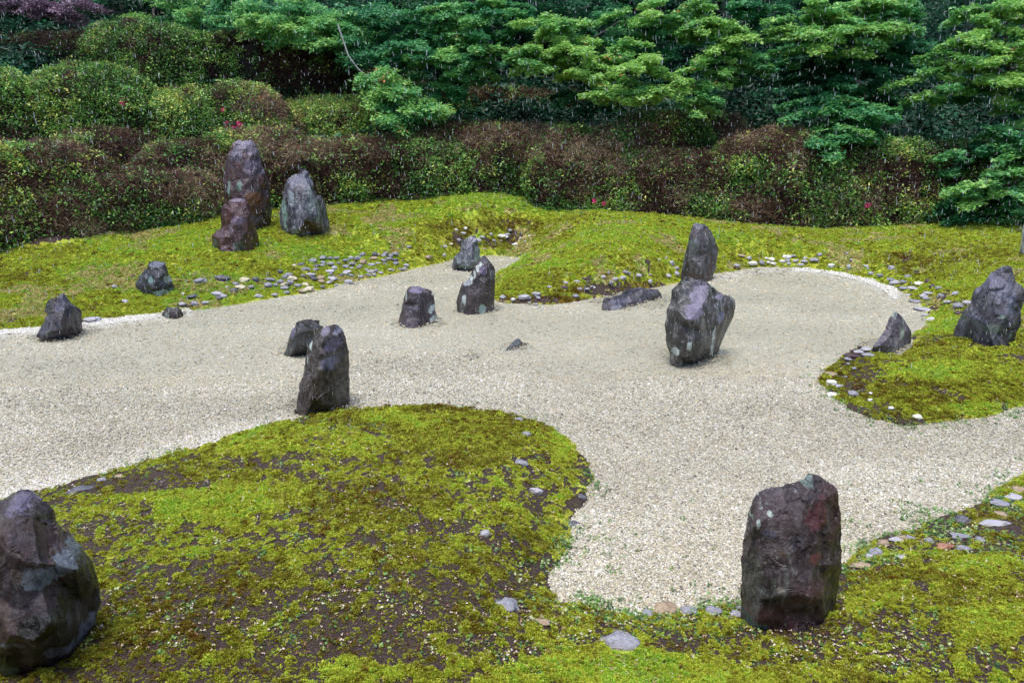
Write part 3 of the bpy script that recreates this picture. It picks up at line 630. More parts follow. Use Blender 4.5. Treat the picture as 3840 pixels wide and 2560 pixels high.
WHT = (.50, .57, .55)
PATCHES = {   # lichen and mineral patches, and sky sheen of upper facets painted as violet grey: centre x, y, half width, half height in the crop, colour
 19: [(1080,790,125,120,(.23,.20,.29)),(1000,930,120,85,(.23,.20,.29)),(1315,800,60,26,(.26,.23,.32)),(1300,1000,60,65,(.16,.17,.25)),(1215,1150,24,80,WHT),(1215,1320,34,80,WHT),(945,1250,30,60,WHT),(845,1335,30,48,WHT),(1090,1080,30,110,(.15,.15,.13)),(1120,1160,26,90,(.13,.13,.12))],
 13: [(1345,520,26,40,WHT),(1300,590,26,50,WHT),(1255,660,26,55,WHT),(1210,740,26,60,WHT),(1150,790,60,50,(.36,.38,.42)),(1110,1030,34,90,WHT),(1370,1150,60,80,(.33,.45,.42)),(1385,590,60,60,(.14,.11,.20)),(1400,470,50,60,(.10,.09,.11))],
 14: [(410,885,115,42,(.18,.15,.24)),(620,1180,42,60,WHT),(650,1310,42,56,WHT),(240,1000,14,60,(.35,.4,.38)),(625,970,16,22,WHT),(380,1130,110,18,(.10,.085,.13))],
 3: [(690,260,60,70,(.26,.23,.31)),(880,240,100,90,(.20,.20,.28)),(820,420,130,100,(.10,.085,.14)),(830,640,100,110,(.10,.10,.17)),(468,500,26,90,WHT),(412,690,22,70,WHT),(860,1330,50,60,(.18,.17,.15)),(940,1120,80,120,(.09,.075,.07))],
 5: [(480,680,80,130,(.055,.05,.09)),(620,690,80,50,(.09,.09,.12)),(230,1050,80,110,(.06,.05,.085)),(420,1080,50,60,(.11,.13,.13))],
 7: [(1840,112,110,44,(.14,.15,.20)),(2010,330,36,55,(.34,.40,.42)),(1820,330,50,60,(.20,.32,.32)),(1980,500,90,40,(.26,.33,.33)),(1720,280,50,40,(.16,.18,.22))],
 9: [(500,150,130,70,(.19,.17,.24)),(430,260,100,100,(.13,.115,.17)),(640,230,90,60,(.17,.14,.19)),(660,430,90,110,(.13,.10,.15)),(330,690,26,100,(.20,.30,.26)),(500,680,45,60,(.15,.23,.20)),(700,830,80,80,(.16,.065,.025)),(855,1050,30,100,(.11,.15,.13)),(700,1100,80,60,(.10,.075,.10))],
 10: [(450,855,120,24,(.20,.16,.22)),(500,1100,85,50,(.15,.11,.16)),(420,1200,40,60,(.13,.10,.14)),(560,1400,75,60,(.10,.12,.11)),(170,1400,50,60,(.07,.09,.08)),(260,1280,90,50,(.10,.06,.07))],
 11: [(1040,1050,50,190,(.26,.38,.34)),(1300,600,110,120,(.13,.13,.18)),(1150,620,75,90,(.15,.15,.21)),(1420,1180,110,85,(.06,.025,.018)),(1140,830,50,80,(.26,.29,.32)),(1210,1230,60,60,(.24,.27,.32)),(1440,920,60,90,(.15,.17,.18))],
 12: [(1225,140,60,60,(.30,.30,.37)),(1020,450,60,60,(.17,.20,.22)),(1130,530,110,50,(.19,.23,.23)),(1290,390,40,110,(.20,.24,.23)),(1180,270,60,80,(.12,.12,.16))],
 1: [(560,850,140,140,(.006,.007,.006)),(260,1170,120,60,(.007,.007,.007)),(100,190,150,120,(.15,.13,.21)),(540,560,140,100,(.17,.20,.25)),(340,1030,150,36,(.19,.19,.28)),(600,1160,70,100,(.16,.16,.23)),(220,1310,70,80,(.12,.17,.145)),(430,1330,80,55,(.13,.18,.155)),(50,1330,60,80,(.13,.15,.17)),(270,860,90,160,(.09,.06,.055)),(330,560,60,60,(.10,.08,.075)),(30,850,50,110,(.10,.12,.10))],  # leading entries darken below the facets, violet ones paint the sky sheen
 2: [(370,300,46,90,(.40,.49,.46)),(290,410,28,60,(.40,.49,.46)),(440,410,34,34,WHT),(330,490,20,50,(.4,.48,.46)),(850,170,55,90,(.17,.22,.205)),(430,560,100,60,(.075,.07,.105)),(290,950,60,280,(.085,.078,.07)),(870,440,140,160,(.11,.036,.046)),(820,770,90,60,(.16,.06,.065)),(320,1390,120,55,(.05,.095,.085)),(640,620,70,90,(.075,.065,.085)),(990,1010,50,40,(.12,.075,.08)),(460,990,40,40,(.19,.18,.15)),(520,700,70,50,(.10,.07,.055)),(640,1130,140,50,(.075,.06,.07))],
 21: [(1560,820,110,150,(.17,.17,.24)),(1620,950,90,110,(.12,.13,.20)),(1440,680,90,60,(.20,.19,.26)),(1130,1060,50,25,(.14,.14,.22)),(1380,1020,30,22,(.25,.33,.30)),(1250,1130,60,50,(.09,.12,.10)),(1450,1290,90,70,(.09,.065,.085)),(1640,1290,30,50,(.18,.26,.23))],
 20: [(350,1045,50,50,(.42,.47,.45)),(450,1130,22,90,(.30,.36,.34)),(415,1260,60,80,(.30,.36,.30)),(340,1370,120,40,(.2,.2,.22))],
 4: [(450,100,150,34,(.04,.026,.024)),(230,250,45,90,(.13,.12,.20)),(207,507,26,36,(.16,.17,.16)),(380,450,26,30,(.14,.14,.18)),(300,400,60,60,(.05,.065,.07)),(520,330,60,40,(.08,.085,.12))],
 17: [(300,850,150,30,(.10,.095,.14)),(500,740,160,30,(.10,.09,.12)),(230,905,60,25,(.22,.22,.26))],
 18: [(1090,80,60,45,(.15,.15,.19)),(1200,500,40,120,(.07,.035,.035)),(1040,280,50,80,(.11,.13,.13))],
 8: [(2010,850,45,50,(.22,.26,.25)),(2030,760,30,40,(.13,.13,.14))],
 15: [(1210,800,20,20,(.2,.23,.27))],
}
def make_rock(name, label, crop, rim, base, inner, mat, sub=4, smooth=0, amp=.03, back=.8, group=None, crease=None, seed=1, cat='standing stone'):
    x0, y0, s = crop
    S = lambda p: (x0 + p[0] / s, y0 + p[1] / s)
    rimS = [S(p) for p in rim]; baseS = [S(p) for p in base]
    nb = len(baseS)
    ends = ground_hit([rimS[0][0], rimS[-1][0]], [rimS[0][1], rimS[-1][1]])
    yl, yr = ends[0][1], ends[1][1]
    xl, xr = rimS[0][0], rimS[-1][0]
    def plane(px):
        w = (px - xl) / (xr - xl + 1e-6); w = min(max(w, -.3), 1.3)
        return yl + (yr - yl) * w
    bh = ground_hit([p[0] for p in baseS], [p[1] for p in baseS])
    xs = [p[0] for p in rimS]; Wpx = (max(xs) - min(xs)) / 2
    W = Wpx * (yl + yr) / 2 / FOCAL
    P2 = []; Yf = []; Yb = []; sink = []
    for i, p in enumerate(rimS):
        Y = plane(p[0]); e = i in (0, len(rimS) - 1)
        P2.append(p); Yf.append(Y); Yb.append(Y); sink.append(.05 if e else 0)
    for p, h in zip(baseS, bh):
        Y = min(h[1], plane(p[0]) - .02 * W); P2.append(p); Yf.append(Y); Yb.append(plane(p[0]) + .5 * W * back); sink.append(.06)
    nring = len(P2)
    for q in inner:
        p = S(q); P2.append(p); Y = plane(p[0]); Yf.append(Y - q[2] * W * 1.3); Yb.append(Y + q[2] * W * back); sink.append(0)
    edges = [(i, (i + 1) % nring) for i in range(nring)]
    res = mgeo.delaunay_2d_cdt([Vector((p[0], -p[1])) for p in P2], edges + (crease or []), [list(range(nring))], 1, 1e-4)
    vo, eo, fo, orig = res[0], res[1], res[2], res[3]
    idx = []
    for k, v in enumerate(vo):
        o = orig[k]
        if len(o): idx.append(o[0])
        else:
            j = min(range(len(P2)), key=lambda j: (P2[j][0] - v.x) ** 2 + (P2[j][1] + v.y) ** 2); idx.append(j)
    bm = bmesh.new()
    fr = []; bk = []
    C = np.mean([at(rimS[0][0], rimS[0][1], yl), at(rimS[-1][0], rimS[-1][1], yr)], axis=0)
    for k, j in enumerate(idx):
        px, py = vo[k].x, -vo[k].y
        X, Y, Z = at(px, py, Yf[j]); fr.append(bm.verts.new((X - C[0], Y - C[1], Z - C[2] - sink[j])))
        if j < len(rimS): bk.append(fr[-1])
        else:
            X, Y, Z = at(px, py, Yb[j]); bk.append(bm.verts.new((X - C[0], Y - C[1], Z - C[2] - sink[j])))
    for f in fo:
        for lst, rev in ((fr, 0), (bk, 1)):
            vs = [lst[i] for i in f]
            if len(set(vs)) < 3: continue
            if rev: vs = vs[::-1]
            try: bm.faces.new(vs)
            except ValueError: pass
    # the base rows of front and back meet underground
    brow_f = [fr[idx.index(i)] for i in range(len(rimS) - 1, nring) if i in idx] + [fr[idx.index(0)]]
    brow_b = [bk[idx.index(i)] for i in range(len(rimS) - 1, nring) if i in idx] + [bk[idx.index(0)]]
    for i in range(len(brow_f) - 1):
        vs = []
        for v in (brow_f[i + 1], brow_f[i], brow_b[i], brow_b[i + 1]):
            if v not in vs: vs.append(v)
        if len(vs) >= 3:
            try: bm.faces.new(vs)
            except ValueError: pass
    bmesh.ops.triangulate(bm, faces=bm.faces)
    bmesh.ops.recalc_face_normals(bm, faces=bm.faces)
    for it in range(sub):
        bmesh.ops.subdivide_edges(bm, edges=bm.edges, cuts=1, use_grid_fill=True)
        if it < 2: 
            for _ in range(smooth): bmesh.ops.smooth_vert(bm, verts=bm.verts, factor=.35, use_axis_x=True, use_axis_y=True, use_axis_z=True)
    bmesh.ops.triangulate(bm, faces=[f for f in bm.faces if len(f.verts) > 4])
    for _ in range(2): bmesh.ops.smooth_vert(bm, verts=bm.verts, factor=.3, use_axis_x=True, use_axis_y=True, use_axis_z=True)
    bm.normal_update()
    off = Vector((seed * 11.3, seed * 5.1, seed * 2.9)); A = amp * W * 2
    nor = [v.normal.copy() for v in bm.verts]
    for v, nn in zip(bm.verts, nor):
        c = v.co / W; cs = Vector((c.x, c.y, c.z * .45))
        dsp = mnoise.fractal(cs * 1.6 + off, 1.0, 2.1, 5) * .6
        dsp += (abs(mnoise.noise(cs * 3.3 + off)) - .25) * -1.3
        dsp += mnoise.fractal(cs * 7 + off, .8, 2.1, 3) * .35
        q = Vector((c.x, c.y, c.z * .6)) * 2.3 + off + mnoise.noise_vector(cs * 2 + off) * .35   # chipped planes: each cell has its own tilt
        cp_ = mnoise.voronoi(q)[1][0]; dsp += (q - cp_).dot(mnoise.cell_vector(cp_ * 7.7) - Vector((.5, .5, .5))) * 1.9
        q = Vector((c.x, c.y, c.z * .5)) * 6.5 + off + mnoise.noise_vector(cs * 5 + off) * .3
        cp_ = mnoise.voronoi(q)[1][0]; dsp += (q - cp_).dot(mnoise.cell_vector(cp_ * 5.3) - Vector((.5, .5, .5))) * .8
        v.co += nn * dsp * A
    me = bpy.data.meshes.new(name); bm.to_mesh(me); bm.free()
    me.polygons.foreach_set('use_smooth', np.ones(len(me.polygons), bool))
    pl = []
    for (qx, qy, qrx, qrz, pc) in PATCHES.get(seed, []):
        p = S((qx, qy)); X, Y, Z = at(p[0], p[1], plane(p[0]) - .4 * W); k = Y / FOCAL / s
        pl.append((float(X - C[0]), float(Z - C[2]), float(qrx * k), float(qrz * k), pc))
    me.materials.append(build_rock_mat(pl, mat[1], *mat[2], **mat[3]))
    try: me.set_sharp_from_angle(angle=R(32))
    except Exception: pass
    o = obj(name, me, None, tuple(C)); tag(o, label, cat, group); return o

G = 'standing stones of the garden'
c1 = (0, 1800, 2.0625)
make_rock('standing_stone', 'largest dark stone with broad wet facets, cut off by the left edge of the foreground', c1,
 [(-260,1350),(-300,1000),(-280,600),(-180,300),(-60,190),(50,118),(130,80),(215,66),(250,85),(300,130),(380,195),(410,240),(430,310),(500,385),(560,440),(630,500),(690,590),(745,740),(770,850),(778,950),(750,1080),(690,1180)],
 [(620,1270),(560,1330),(400,1400),(200,1450),(0,1500),(-150,1480)],
 [(120,250,.4),(60,420,.55),(250,300,.45),(390,600,.58),(420,655,.66),(590,695,.5),(680,640,.12),(450,420,.25),(300,640,.78),(180,620,.75),(60,560,.65),(190,1010,.8),(520,985,.55),(400,1100,.98),(480,800,.5),(380,760,.7),(640,960,.28),(600,1090,.45),(250,1250,1.0),(60,1200,.9),(-100,900,.6),(-100,450,.45),(560,560,.3),(330,860,.78)],
 rock_mat('stone_foreground_left', **PUR, lichen=.35, lcol=(.20, .25, .22), rust=.35, streak=.35, seed=1, rough=(.05, .28)), sub=4, amp=.016, group=G, seed=1)
c2 = (2700, 1750, 2.45)
make_rock('standing_stone', 'upright purple brown slab with a notched top, standing nearest on the right', c2,
 [(205,1400),(190,1280),(185,1000),(178,850),(200,680),(240,500),(250,410),(310,290),(345,240),(440,195),(520,180),(580,185),(650,145),(740,122),(780,115),(790,90),(810,63),(850,65),(940,95),(1010,135),(1055,190),(1080,220),(1100,300),(1110,500),(1112,650),(1125,780),(1115,950),(1075,1150),(1060,1240),(1020,1310)],
 [(960,1390),(900,1470),(820,1490),(740,1515),(600,1490),(480,1478),(330,1465),(240,1430)],
 [(330,260,.15),(340,400,.3),(325,540,.45),(400,650,.5),(415,800,.55),(385,950,.55),(390,1100,.58),(370,1230,.6),(360,1400,.6),(600,350,.42),(800,300,.36),(950,300,.25),(700,600,.6),(900,600,.48),(1040,600,.2),(650,900,.7),(880,900,.58),(1050,900,.3),(560,1180,.8),(800,1180,.82),(860,1200,.75),(950,1200,.55),(600,1350,.66),(800,1350,.66),(870,1420,.5),(230,800,.2),(260,1100,.3),(280,1300,.35),(820,150,.15),(650,220,.3),(480,260,.25)],
 rock_mat('stone_foreground_right', (.014, .010, .012), (.042, .028, .034), (.10, .075, .085), lichen=.25, rust=.55, rcol=(.10, .03, .035), streak=.25, seed=2, rough=(.10, .36), spots=.5), sub=4, amp=.018, group=G, seed=2)
c3 = (1040, 1180, 3.919)
make_rock('standing_stone', 'tall round topped brown stone where the gravel meets the near moss mound', c3,
 [(245,1460),(250,1400),(290,1370),(300,1200),(330,1000),(375,880),(390,760),(430,640),(440,540),(470,430),(530,350),(600,270),(680,190),(760,155),(840,125),(900,145),(950,200),(1000,300),(1030,430),(1050,550),(1060,800),(1070,1000),(1070,1150),(1080,1300)],
 [(1000,1370),(860,1410),(700,1430),(560,1460),(400,1480),(310,1480)],
 [(640,240,.25),(670,380,.55),(700,560,.7),(850,640,.5),(830,800,.7),(730,760,.8),(960,400,.15),(800,220,.15),(900,300,.2),(800,400,.35),(560,420,.4),(600,600,.6),(560,900,.65),(480,620,.3),(450,900,.45),(400,1150,.45),(560,1200,.7),(760,1050,.75),(900,900,.45),(960,1150,.4),(880,1250,.6),(700,1300,.75),(450,1400,.55),(330,1400,.2)],
 rock_mat('stone_centre_tall', **BRN, lichen=.22, lcol=(.30, .29, .26), rust=.4, rcol=(.06, .03, .025), streak=.55, seed=3, spots=.3), sub=4, amp=.022, group=G, seed=3)
make_rock('standing_stone', 'low dark stone with a flat stepped cap, behind the tall round topped stone', c3,
 [(80,590),(110,560),(160,400),(210,220),(260,180),(275,120),(330,90),(390,72),(500,62),(560,75),(620,80),(622,150),(690,180),(650,300),(640,500),(640,560)],
 [(420,560),(300,580),(120,605)],
 [(300,105,.1),(285,125,.35),(430,120,.5),(610,95,.35),(290,165,.35),(405,185,.5),(615,150,.3),(240,235,.4),(410,238,.8),(560,215,.7),(670,190,.35),(180,360,.45),(300,270,.7),(250,500,.6),(400,450,.75),(540,400,.6)],
 rock_mat('stone_stepped', (.010, .010, .009), (.028, .028, .028), (.075, .072, .085), lichen=.12, rust=.35, rcol=(.055, .03, .022), streak=.3, seed=4), sub=4, amp=.012, smooth=0, group=G, seed=4)
c5 = (100, 960, 3.7935)
make_rock('standing_stone', 'blue black angular stone at the left edge of the gravel', c5,
 [(140,1190),(150,1100),(200,1010),(260,880),(320,820),(350,700),(390,640),(430,580),(480,540),(530,540),(590,590),(640,670),(720,720),(770,770),(790,850),(800,950),(803,1080)],
 [(770,1140),(650,1145),(500,1165),(400,1185),(280,1215),(190,1222)],
 [(500,600,.25),(560,660,.35),(540,740,.5),(420,800,.5),(365,780,.35),(600,690,.4),(680,720,.3),(640,860,.5),(500,880,.7),(740,800,.2),(340,920,.45),(460,1050,.75),(650,1000,.6),(300,1080,.6),(230,1120,.4),(270,980,.35)],
 rock_mat('stone_left_black', (.009, .009, .012), (.024, .023, .032), (.06, .058, .08), lichen=.25, rust=.2, streak=.35, seed=5, spots=.15), amp=.02, group=G, seed=5)
make_rock('standing_stone', 'small black stone mostly hidden behind the angular stone at the left', c5,
 [(240,790),(270,700),(310,620),(360,600),(420,620),(480,700),(480,800)], [(400,835),(300,835)], [(350,700,.5),(400,720,.5)],
 rock_mat('stone_small_black', (.006, .006, .008), (.018, .018, .022), (.04, .04, .05), lichen=.05, seed=6, spots=.05), amp=.03, group=G, seed=6)
make_rock('standing_stone', 'squat black stone with a flat top and pale lichen, on the left moss bank', c5,
 [(1560,480),(1550,400),(1600,300),(1640,230),(1700,170),(1730,100),(1760,75),(1830,60),(1890,75),(1970,100),(2000,190),(2040,290),(2080,400),(2100,440),(2080,490)],
 [(1990,540),(1900,580),(1800,570),(1700,545),(1600,510)],
 [(1730,125,.3),(1840,165,.5),(1930,150,.4),(1850,95,.1),(1780,220,.55),(1960,240,.5),(1700,320,.5),(1840,330,.7),(2000,370,.4),(1800,460,.8),(1950,470,.6),(1650,420,.4)],
 rock_mat('stone_left_squat', **BLU, lichen=.6, lcol=(.34, .42, .42), rust=.05, streak=.3, seed=7), amp=.018, group=G, seed=7)
make_rock('standing_stone', 'small low brown and grey stone at the left gravel edge below the squat stone', c5,
 [(1918,870),(1930,810),(1970,760),(2010,720),(2080,730),(2150,715),(2190,760),(2220,800),(2255,850)],
 [(2200,885),(2130,900),(2030,890),(1960,885)], [(2040,740,.3),(2040,800,.6),(2150,780,.5),(2180,840,.4),(1980,820,.4)],
 rock_mat('stone_small_low', **BRN, lichen=.5, rust=.3, seed=8), amp=.025, group=G, seed=8)
c8 = (760, 500, 3.4096)
make_rock('standing_stone', 'tallest reddish purple standing stone on the left moss bank', c8,
 [(330,1200),(300,900),(270,700),(270,540),(300,330),(340,220),(390,120),(460,88),(540,92),(620,98),(670,150),(720,250),(750,350),(780,450),(830,560),(860,680),(865,850),(880,980),(880,1100),(860,1180)],
 [(800,1200),(700,1230),(500,1240)],
 [(430,130,.1),(560,180,.3),(640,230,.25),(500,260,.4),(400,300,.3),(600,350,.5),(700,420,.35),(460,450,.5),(620,560,.6),(780,600,.35),(400,600,.4),(500,700,.6),(700,750,.6),(820,800,.3),(580,850,.7),(780,950,.45),(830,1050,.25),(680,1000,.6),(350,800,.4),(450,900,.6),(650,1130,.6)],
 rock_mat('stone_red_tall', **RED, lichen=.28, lcol=(.26, .34, .30), rust=.5, rcol=(.11, .035, .022), streak=.25, seed=9, spots=.1, rough=(.12, .36)), sub=4, amp=.022, group=G, seed=9)
make_rock('standing_stone', 'wet dark red blocky stone in front of the tallest stone', c8,
 [(110,1450),(115,1310),(170,1250),(230,1210),(225,1050),(240,940),(300,890),(350,850),(430,830),(520,830),(590,870),(620,960),(640,1100),(680,1220),(710,1310),(725,1430)],
 [(690,1480),(600,1510),(450,1530),(300,1545),(220,1535),(160,1490)],
 [(350,890,.3),(360,980,.5),(360,1150,.6),(450,900,.35),(520,1000,.5),(420,1070,.6),(580,1060,.55),(430,1100,.75),(590,1120,.6),(400,1230,.8),(570,1250,.75),(280,1230,.45),(330,1260,.6),(180,1330,.5),(290,1320,.75),(350,1330,.8),(480,1360,.9),(620,1330,.6),(660,1250,.3),(240,1430,.7),(440,1450,.85),(600,1430,.7)],
 rock_mat('stone_red_front', (.014, .005, .005), (.046, .015, .015), (.10, .055, .062), lichen=.2, lcol=(.16, .2, .18), rust=.6, rcol=(.09, .02, .015), streak=.2, seed=10, spots=.05, rough=(.1, .32)), sub=4, amp=.018, group=G, seed=10)
make_rock('standing_stone', 'grey stone with a finger like spike on top and pale green left flank', c8,
 [(1010,1250),(985,1150),(990,1030),(1010,870),(1050,680),(1070,610),(1140,535),(1190,515),(1240,508),(1240,450),(1232,405),(1252,412),(1262,455),(1270,458),(1310,450),(1345,490),(1360,550),(1410,620),(1430,720),(1470,790),(1520,800),(1560,870),(1590,970),(1600,1080),(1620,1130),(1615,1220),(1590,1260)],
 [(1490,1285),(1400,1305),(1340,1325),(1220,1320),(1130,1300),(1060,1280)],
 [(1090,620,.1),(1220,610,.3),(1110,700,.35),(1220,790,.5),(1260,720,.5),(1380,700,.45),(1410,650,.2),(1300,550,.2),(1090,780,.35),(1100,900,.4),(1100,1100,.4),(1110,1220,.45),(1300,900,.65),(1450,850,.45),(1300,1100,.8),(1450,1050,.65),(1530,1100,.4),(1480,1200,.6),(1250,1230,.8)],
 rock_mat('stone_spiked', (.012, .011, .014), (.045, .042, .056), (.12, .12, .15), lichen=.7, lcol=(.36, .45, .42), rust=.2, streak=.6, seed=11, spots=.3), sub=4, amp=.014, group=G, seed=11)
c11 = (1460, 860, 3.9205)
make_rock('standing_stone', 'farthest grey stone with pale veins, beside the narrow gravel inlet', c11,
 [(915,590),(920,510),(940,480),(945,410),(980,380),(1030,320),(1050,250),(1090,170),(1150,120),(1200,95),(1270,90),(1285,140),(1300,230),(1330,300),(1340,400),(1340,590)],
 [(1240,600),(1110,592),(1000,592)],
 [(1140,200,.25),(1230,200,.3),(1130,300,.5),(1040,350,.35),(1240,330,.5),(1280,450,.5),(1120,450,.7),(980,420,.2),(1000,520,.5),(1150,540,.8)],
 rock_mat('stone_inlet', (.02, .02, .026), (.06, .062, .075), (.15, .16, .18), lichen=.5, lcol=(.34, .38, .37), rust=.1, streak=.5, seed=12), amp=.02, group=G, seed=12)
make_rock('standing_stone', 'upright stone with a pointed top and a white vein down its slanting edge', c11,
 [(990,1210),(985,1060),(1010,970),(1040,880),(1080,790),(1150,740),(1180,700),(1220,600),(1290,490),(1350,410),(1400,380),(1450,430),(1500,490),(1540,560),(1560,620),(1560,800),(1550,1000),(1540,1180)],
 [(1500,1205),(1440,1240),(1300,1250),(1160,1268),(1080,1235)],
 [(1370,400,.05),(1360,500,.25),(1280,620,.35),(1190,760,.45),(1170,850,.5),(1160,950,.6),(1155,1100,.65),(1430,560,.4),(1290,700,.5),(1390,800,.6),(1390,1000,.65),(1480,700,.35),(1450,950,.55),(1450,1150,.5),(1300,1000,.7),(1100,830,.3),(1070,950,.3),(1060,1100,.35),(1250,560,.15)],
 rock_mat('stone_pointed', (.012, .009, .010), (.034, .024, .026), (.075, .06, .066), lichen=.5, lcol=(.46, .50, .50), rust=.25, rcol=(.06, .028, .02), streak=.3, seed=13, spots=.7), amp=.012, smooth=0, group=G, seed=13)
make_rock('standing_stone', 'stump shaped brown stone with a flat top and white lichen on its right side', c11,
 [(120,1390),(140,1330),(180,1180),(215,1020),(240,940),(290,860),(350,832),(450,835),(520,865),(560,875),(610,890),(650,960),(675,1060),(680,1180),(700,1280),(720,1340)],
 [(640,1380),(520,1420),(420,1465),(300,1470),(200,1460),(150,1430)],
 [(300,900,.25),(310,930,.4),(440,935,.5),(530,900,.35),(545,930,.4),(270,1050,.45),(440,1100,.62),(550,1100,.45),(240,1300,.55),(420,1300,.75),(580,1250,.5),(210,1100,.25),(620,1100,.2),(650,1250,.3)],
 rock_mat('stone_stump', (.012, .008, .010), (.034, .022, .028), (.09, .075, .095), lichen=.55, lcol=(.46, .50, .50), rust=.2, streak=.25, seed=14, spots=.7), amp=.014, group=G, seed=14)
make_rock('stone_shard', 'small pointed grey stone poking out of the middle of the gravel', (1280, 853, 1.8375),
 [(1095,862),(1150,820),(1190,775),(1220,760),(1245,790),(1290,795),(1300,800)], [(1240,822),(1170,848),(1120,860)], [(1200,812,.25),(1230,800,.15)],
 rock_mat('stone_shard', **GRY, lichen=.2, seed=15), amp=.02, group=G, seed=15, cat='stone')
make_rock('stone_shard', 'flat brown sliver of stone level with the middle of the gravel', (1280, 853, 1.8375),
 [(872,919),(890,905),(915,899),(948,902)], [(935,916),(900,923)], [(905,910,.15)],
 rock_mat('stone_sliver', **BRN, lichen=.1, seed=16), amp=.02, group=G, seed=16, cat='stone')
c15 = (2220, 820, 2.7034)
make_rock('flat_stone', 'long low dark stone lying in the gravel by the middle mound', c15,
 [(98,925),(105,870),(125,805),(200,790),(300,760),(340,720),(400,708),(520,705),(600,708),(670,715),(700,750),(730,800)],
 [(640,825),(560,855),(480,880),(400,900),(320,925),(230,938),(150,938)],
 [(160,850,.12),(300,820,.12),(480,800,.2),(420,760,.05),(580,750,.1),(650,780,.15),(500,845,.3),(380,860,.3),(250,880,.3)],
 rock_mat('stone_flat', (.016, .014, .018), (.05, .045, .055), (.12, .115, .14), lichen=.2, rust=.2, streak=.2, seed=17), amp=.018, back=1.2, group=G, seed=17, cat='stone')
make_rock('standing_stone', 'dark blade shaped stone behind the large faceted stone', c15,
 [(890,600),(920,470),(950,330),(970,230),(1000,120),(1020,55),(1060,40),(1140,55),(1200,110),(1240,190),(1270,260),(1278,350),(1270,430),(1250,520),(1220,620)],
 [(1190,640),(1050,640),(960,620)],
 [(1080,120,.25),(1180,200,.25),(1050,260,.45),(1180,350,.4),(1000,400,.3),(1100,480,.55),(1200,480,.3),(1230,300,.1)],
 rock_mat('stone_blade', (.014, .012, .014), (.045, .04, .046), (.11, .11, .12), lichen=.5, lcol=(.26, .32, .30), rust=.25, streak=.35, seed=18, spots=.5, rough=(.18, .5)), amp=.018, group=G, seed=18)
make_rock('standing_stone', 'large faceted dark stone with a bright purple top, standing in the right gravel', c15,
 [(790,1470),(785,1370),(750,1270),(735,1150),(728,1070),(755,1000),(755,920),(790,850),(805,720),(860,670),(905,610),(930,585),(1000,600),(1060,620),(1120,615),(1170,640),(1210,680),(1270,730),(1340,775),(1400,790),(1450,830),(1452,900),(1430,1000),(1380,1110),(1350,1180),(1320,1250),(1290,1330),(1240,1390)],
 [(1130,1420),(1000,1460),(900,1485),(840,1480)],
 [(1060,640,.08),(1180,670,.08),(1195,720,.25),(1130,860,.5),(1010,1020,.72),(960,1025,.72),(880,940,.5),(950,790,.25),(1030,690,.1),(870,760,.15),(830,880,.15),(1240,760,.15),(1290,790,.2),(1380,800,.1),(1330,880,.3),(1200,950,.5),(1300,1040,.4),(1400,950,.15),(1130,1150,.65),(1000,1270,.75),(1150,1290,.65),(1250,1200,.45),(820,1100,.3),(850,1250,.45),(870,1400,.5),(1050,1380,.7),(900,1080,.5)],
 rock_mat('stone_faceted', (.012, .011, .010), (.036, .034, .032), (.10, .098, .10), lichen=.45, lcol=(.46, .54, .52), rust=.12, streak=.75, seed=19, spots=.4, rough=(.05, .28)), sub=4, smooth=0, amp=.012, group=G, seed=19)
c18 = (3240, 820, 2.9033)
make_rock('standing_stone', 'cone shaped grey stone at the tip of the right island', c18,
 [(75,1470),(95,1400),(150,1320),(230,1200),(270,1100),(320,1020),(350,1010),(400,1050),(450,1120),(490,1180),(520,1250),(510,1360)],
 [(440,1410),(370,1450),(290,1470),(210,1450),(130,1450)],
 [(340,1060,.1),(340,1180,.4),(400,1300,.5),(260,1300,.5),(450,1250,.2),(340,1400,.7),(180,1380,.4)],
 rock_mat('stone_cone', (.03, .025, .034), (.09, .075, .10), (.20, .19, .20), lichen=.75, lcol=(.36, .42, .38), rust=.1, streak=.2, seed=20, rough=(.4, .8)), amp=.022, group=G, seed=20)
make_rock('standing_stone', 'broad slanting blue grey stone at the right edge of the island', c18,
 [(955,1270),(990,1190),(1060,1040),(1160,900),(1200,800),(1330,680),(1370,610),(1450,555),(1530,525),(1600,530),(1640,590),(1660,680),(1720,720),(1760,790),(1760,900),(1720,1000),(1700,1150),(1660,1250),(1640,1330)],
 [(1540,1390),(1440,1400),(1380,1370),(1280,1360),(1150,1310),(1050,1300)],
 [(1480,600,.1),(1570,700,.25),(1400,700,.2),(1350,850,.35),(1480,900,.45),(1620,850,.25),(1230,830,.1),(1180,1070,.35),(1320,1100,.55),(1550,1050,.5),(1450,1250,.65),(1200,1200,.4),(1630,1150,.3),(1100,1150,.2),(1400,1320,.7)],
 rock_mat('stone_right_slanting', (.016, .015, .02), (.05, .048, .065), (.13, .13, .17), lichen=.3, lcol=(.22, .28, .26), rust=.2, rcol=(.07, .04, .05), streak=.25, seed=21, rough=(.2, .55)), sub=4, amp=.022, group=G, seed=21)
make_rock('standing_stone', 'thin pale green stone just inside the right edge on the far bank', c18,
 [(1690,390),(1700,300),(1730,100),(1745,50),(1800,60),(1850,200),(1860,400)], [(1780,415)], [(1760,250,.4),(1780,120,.2)],
 rock_mat('stone_pale', (.16, .18, .17), (.32, .36, .34), (.45, .5, .48), lichen=.5, seed=22, rough=(.5, .8)), amp=.02, group=G, seed=22)

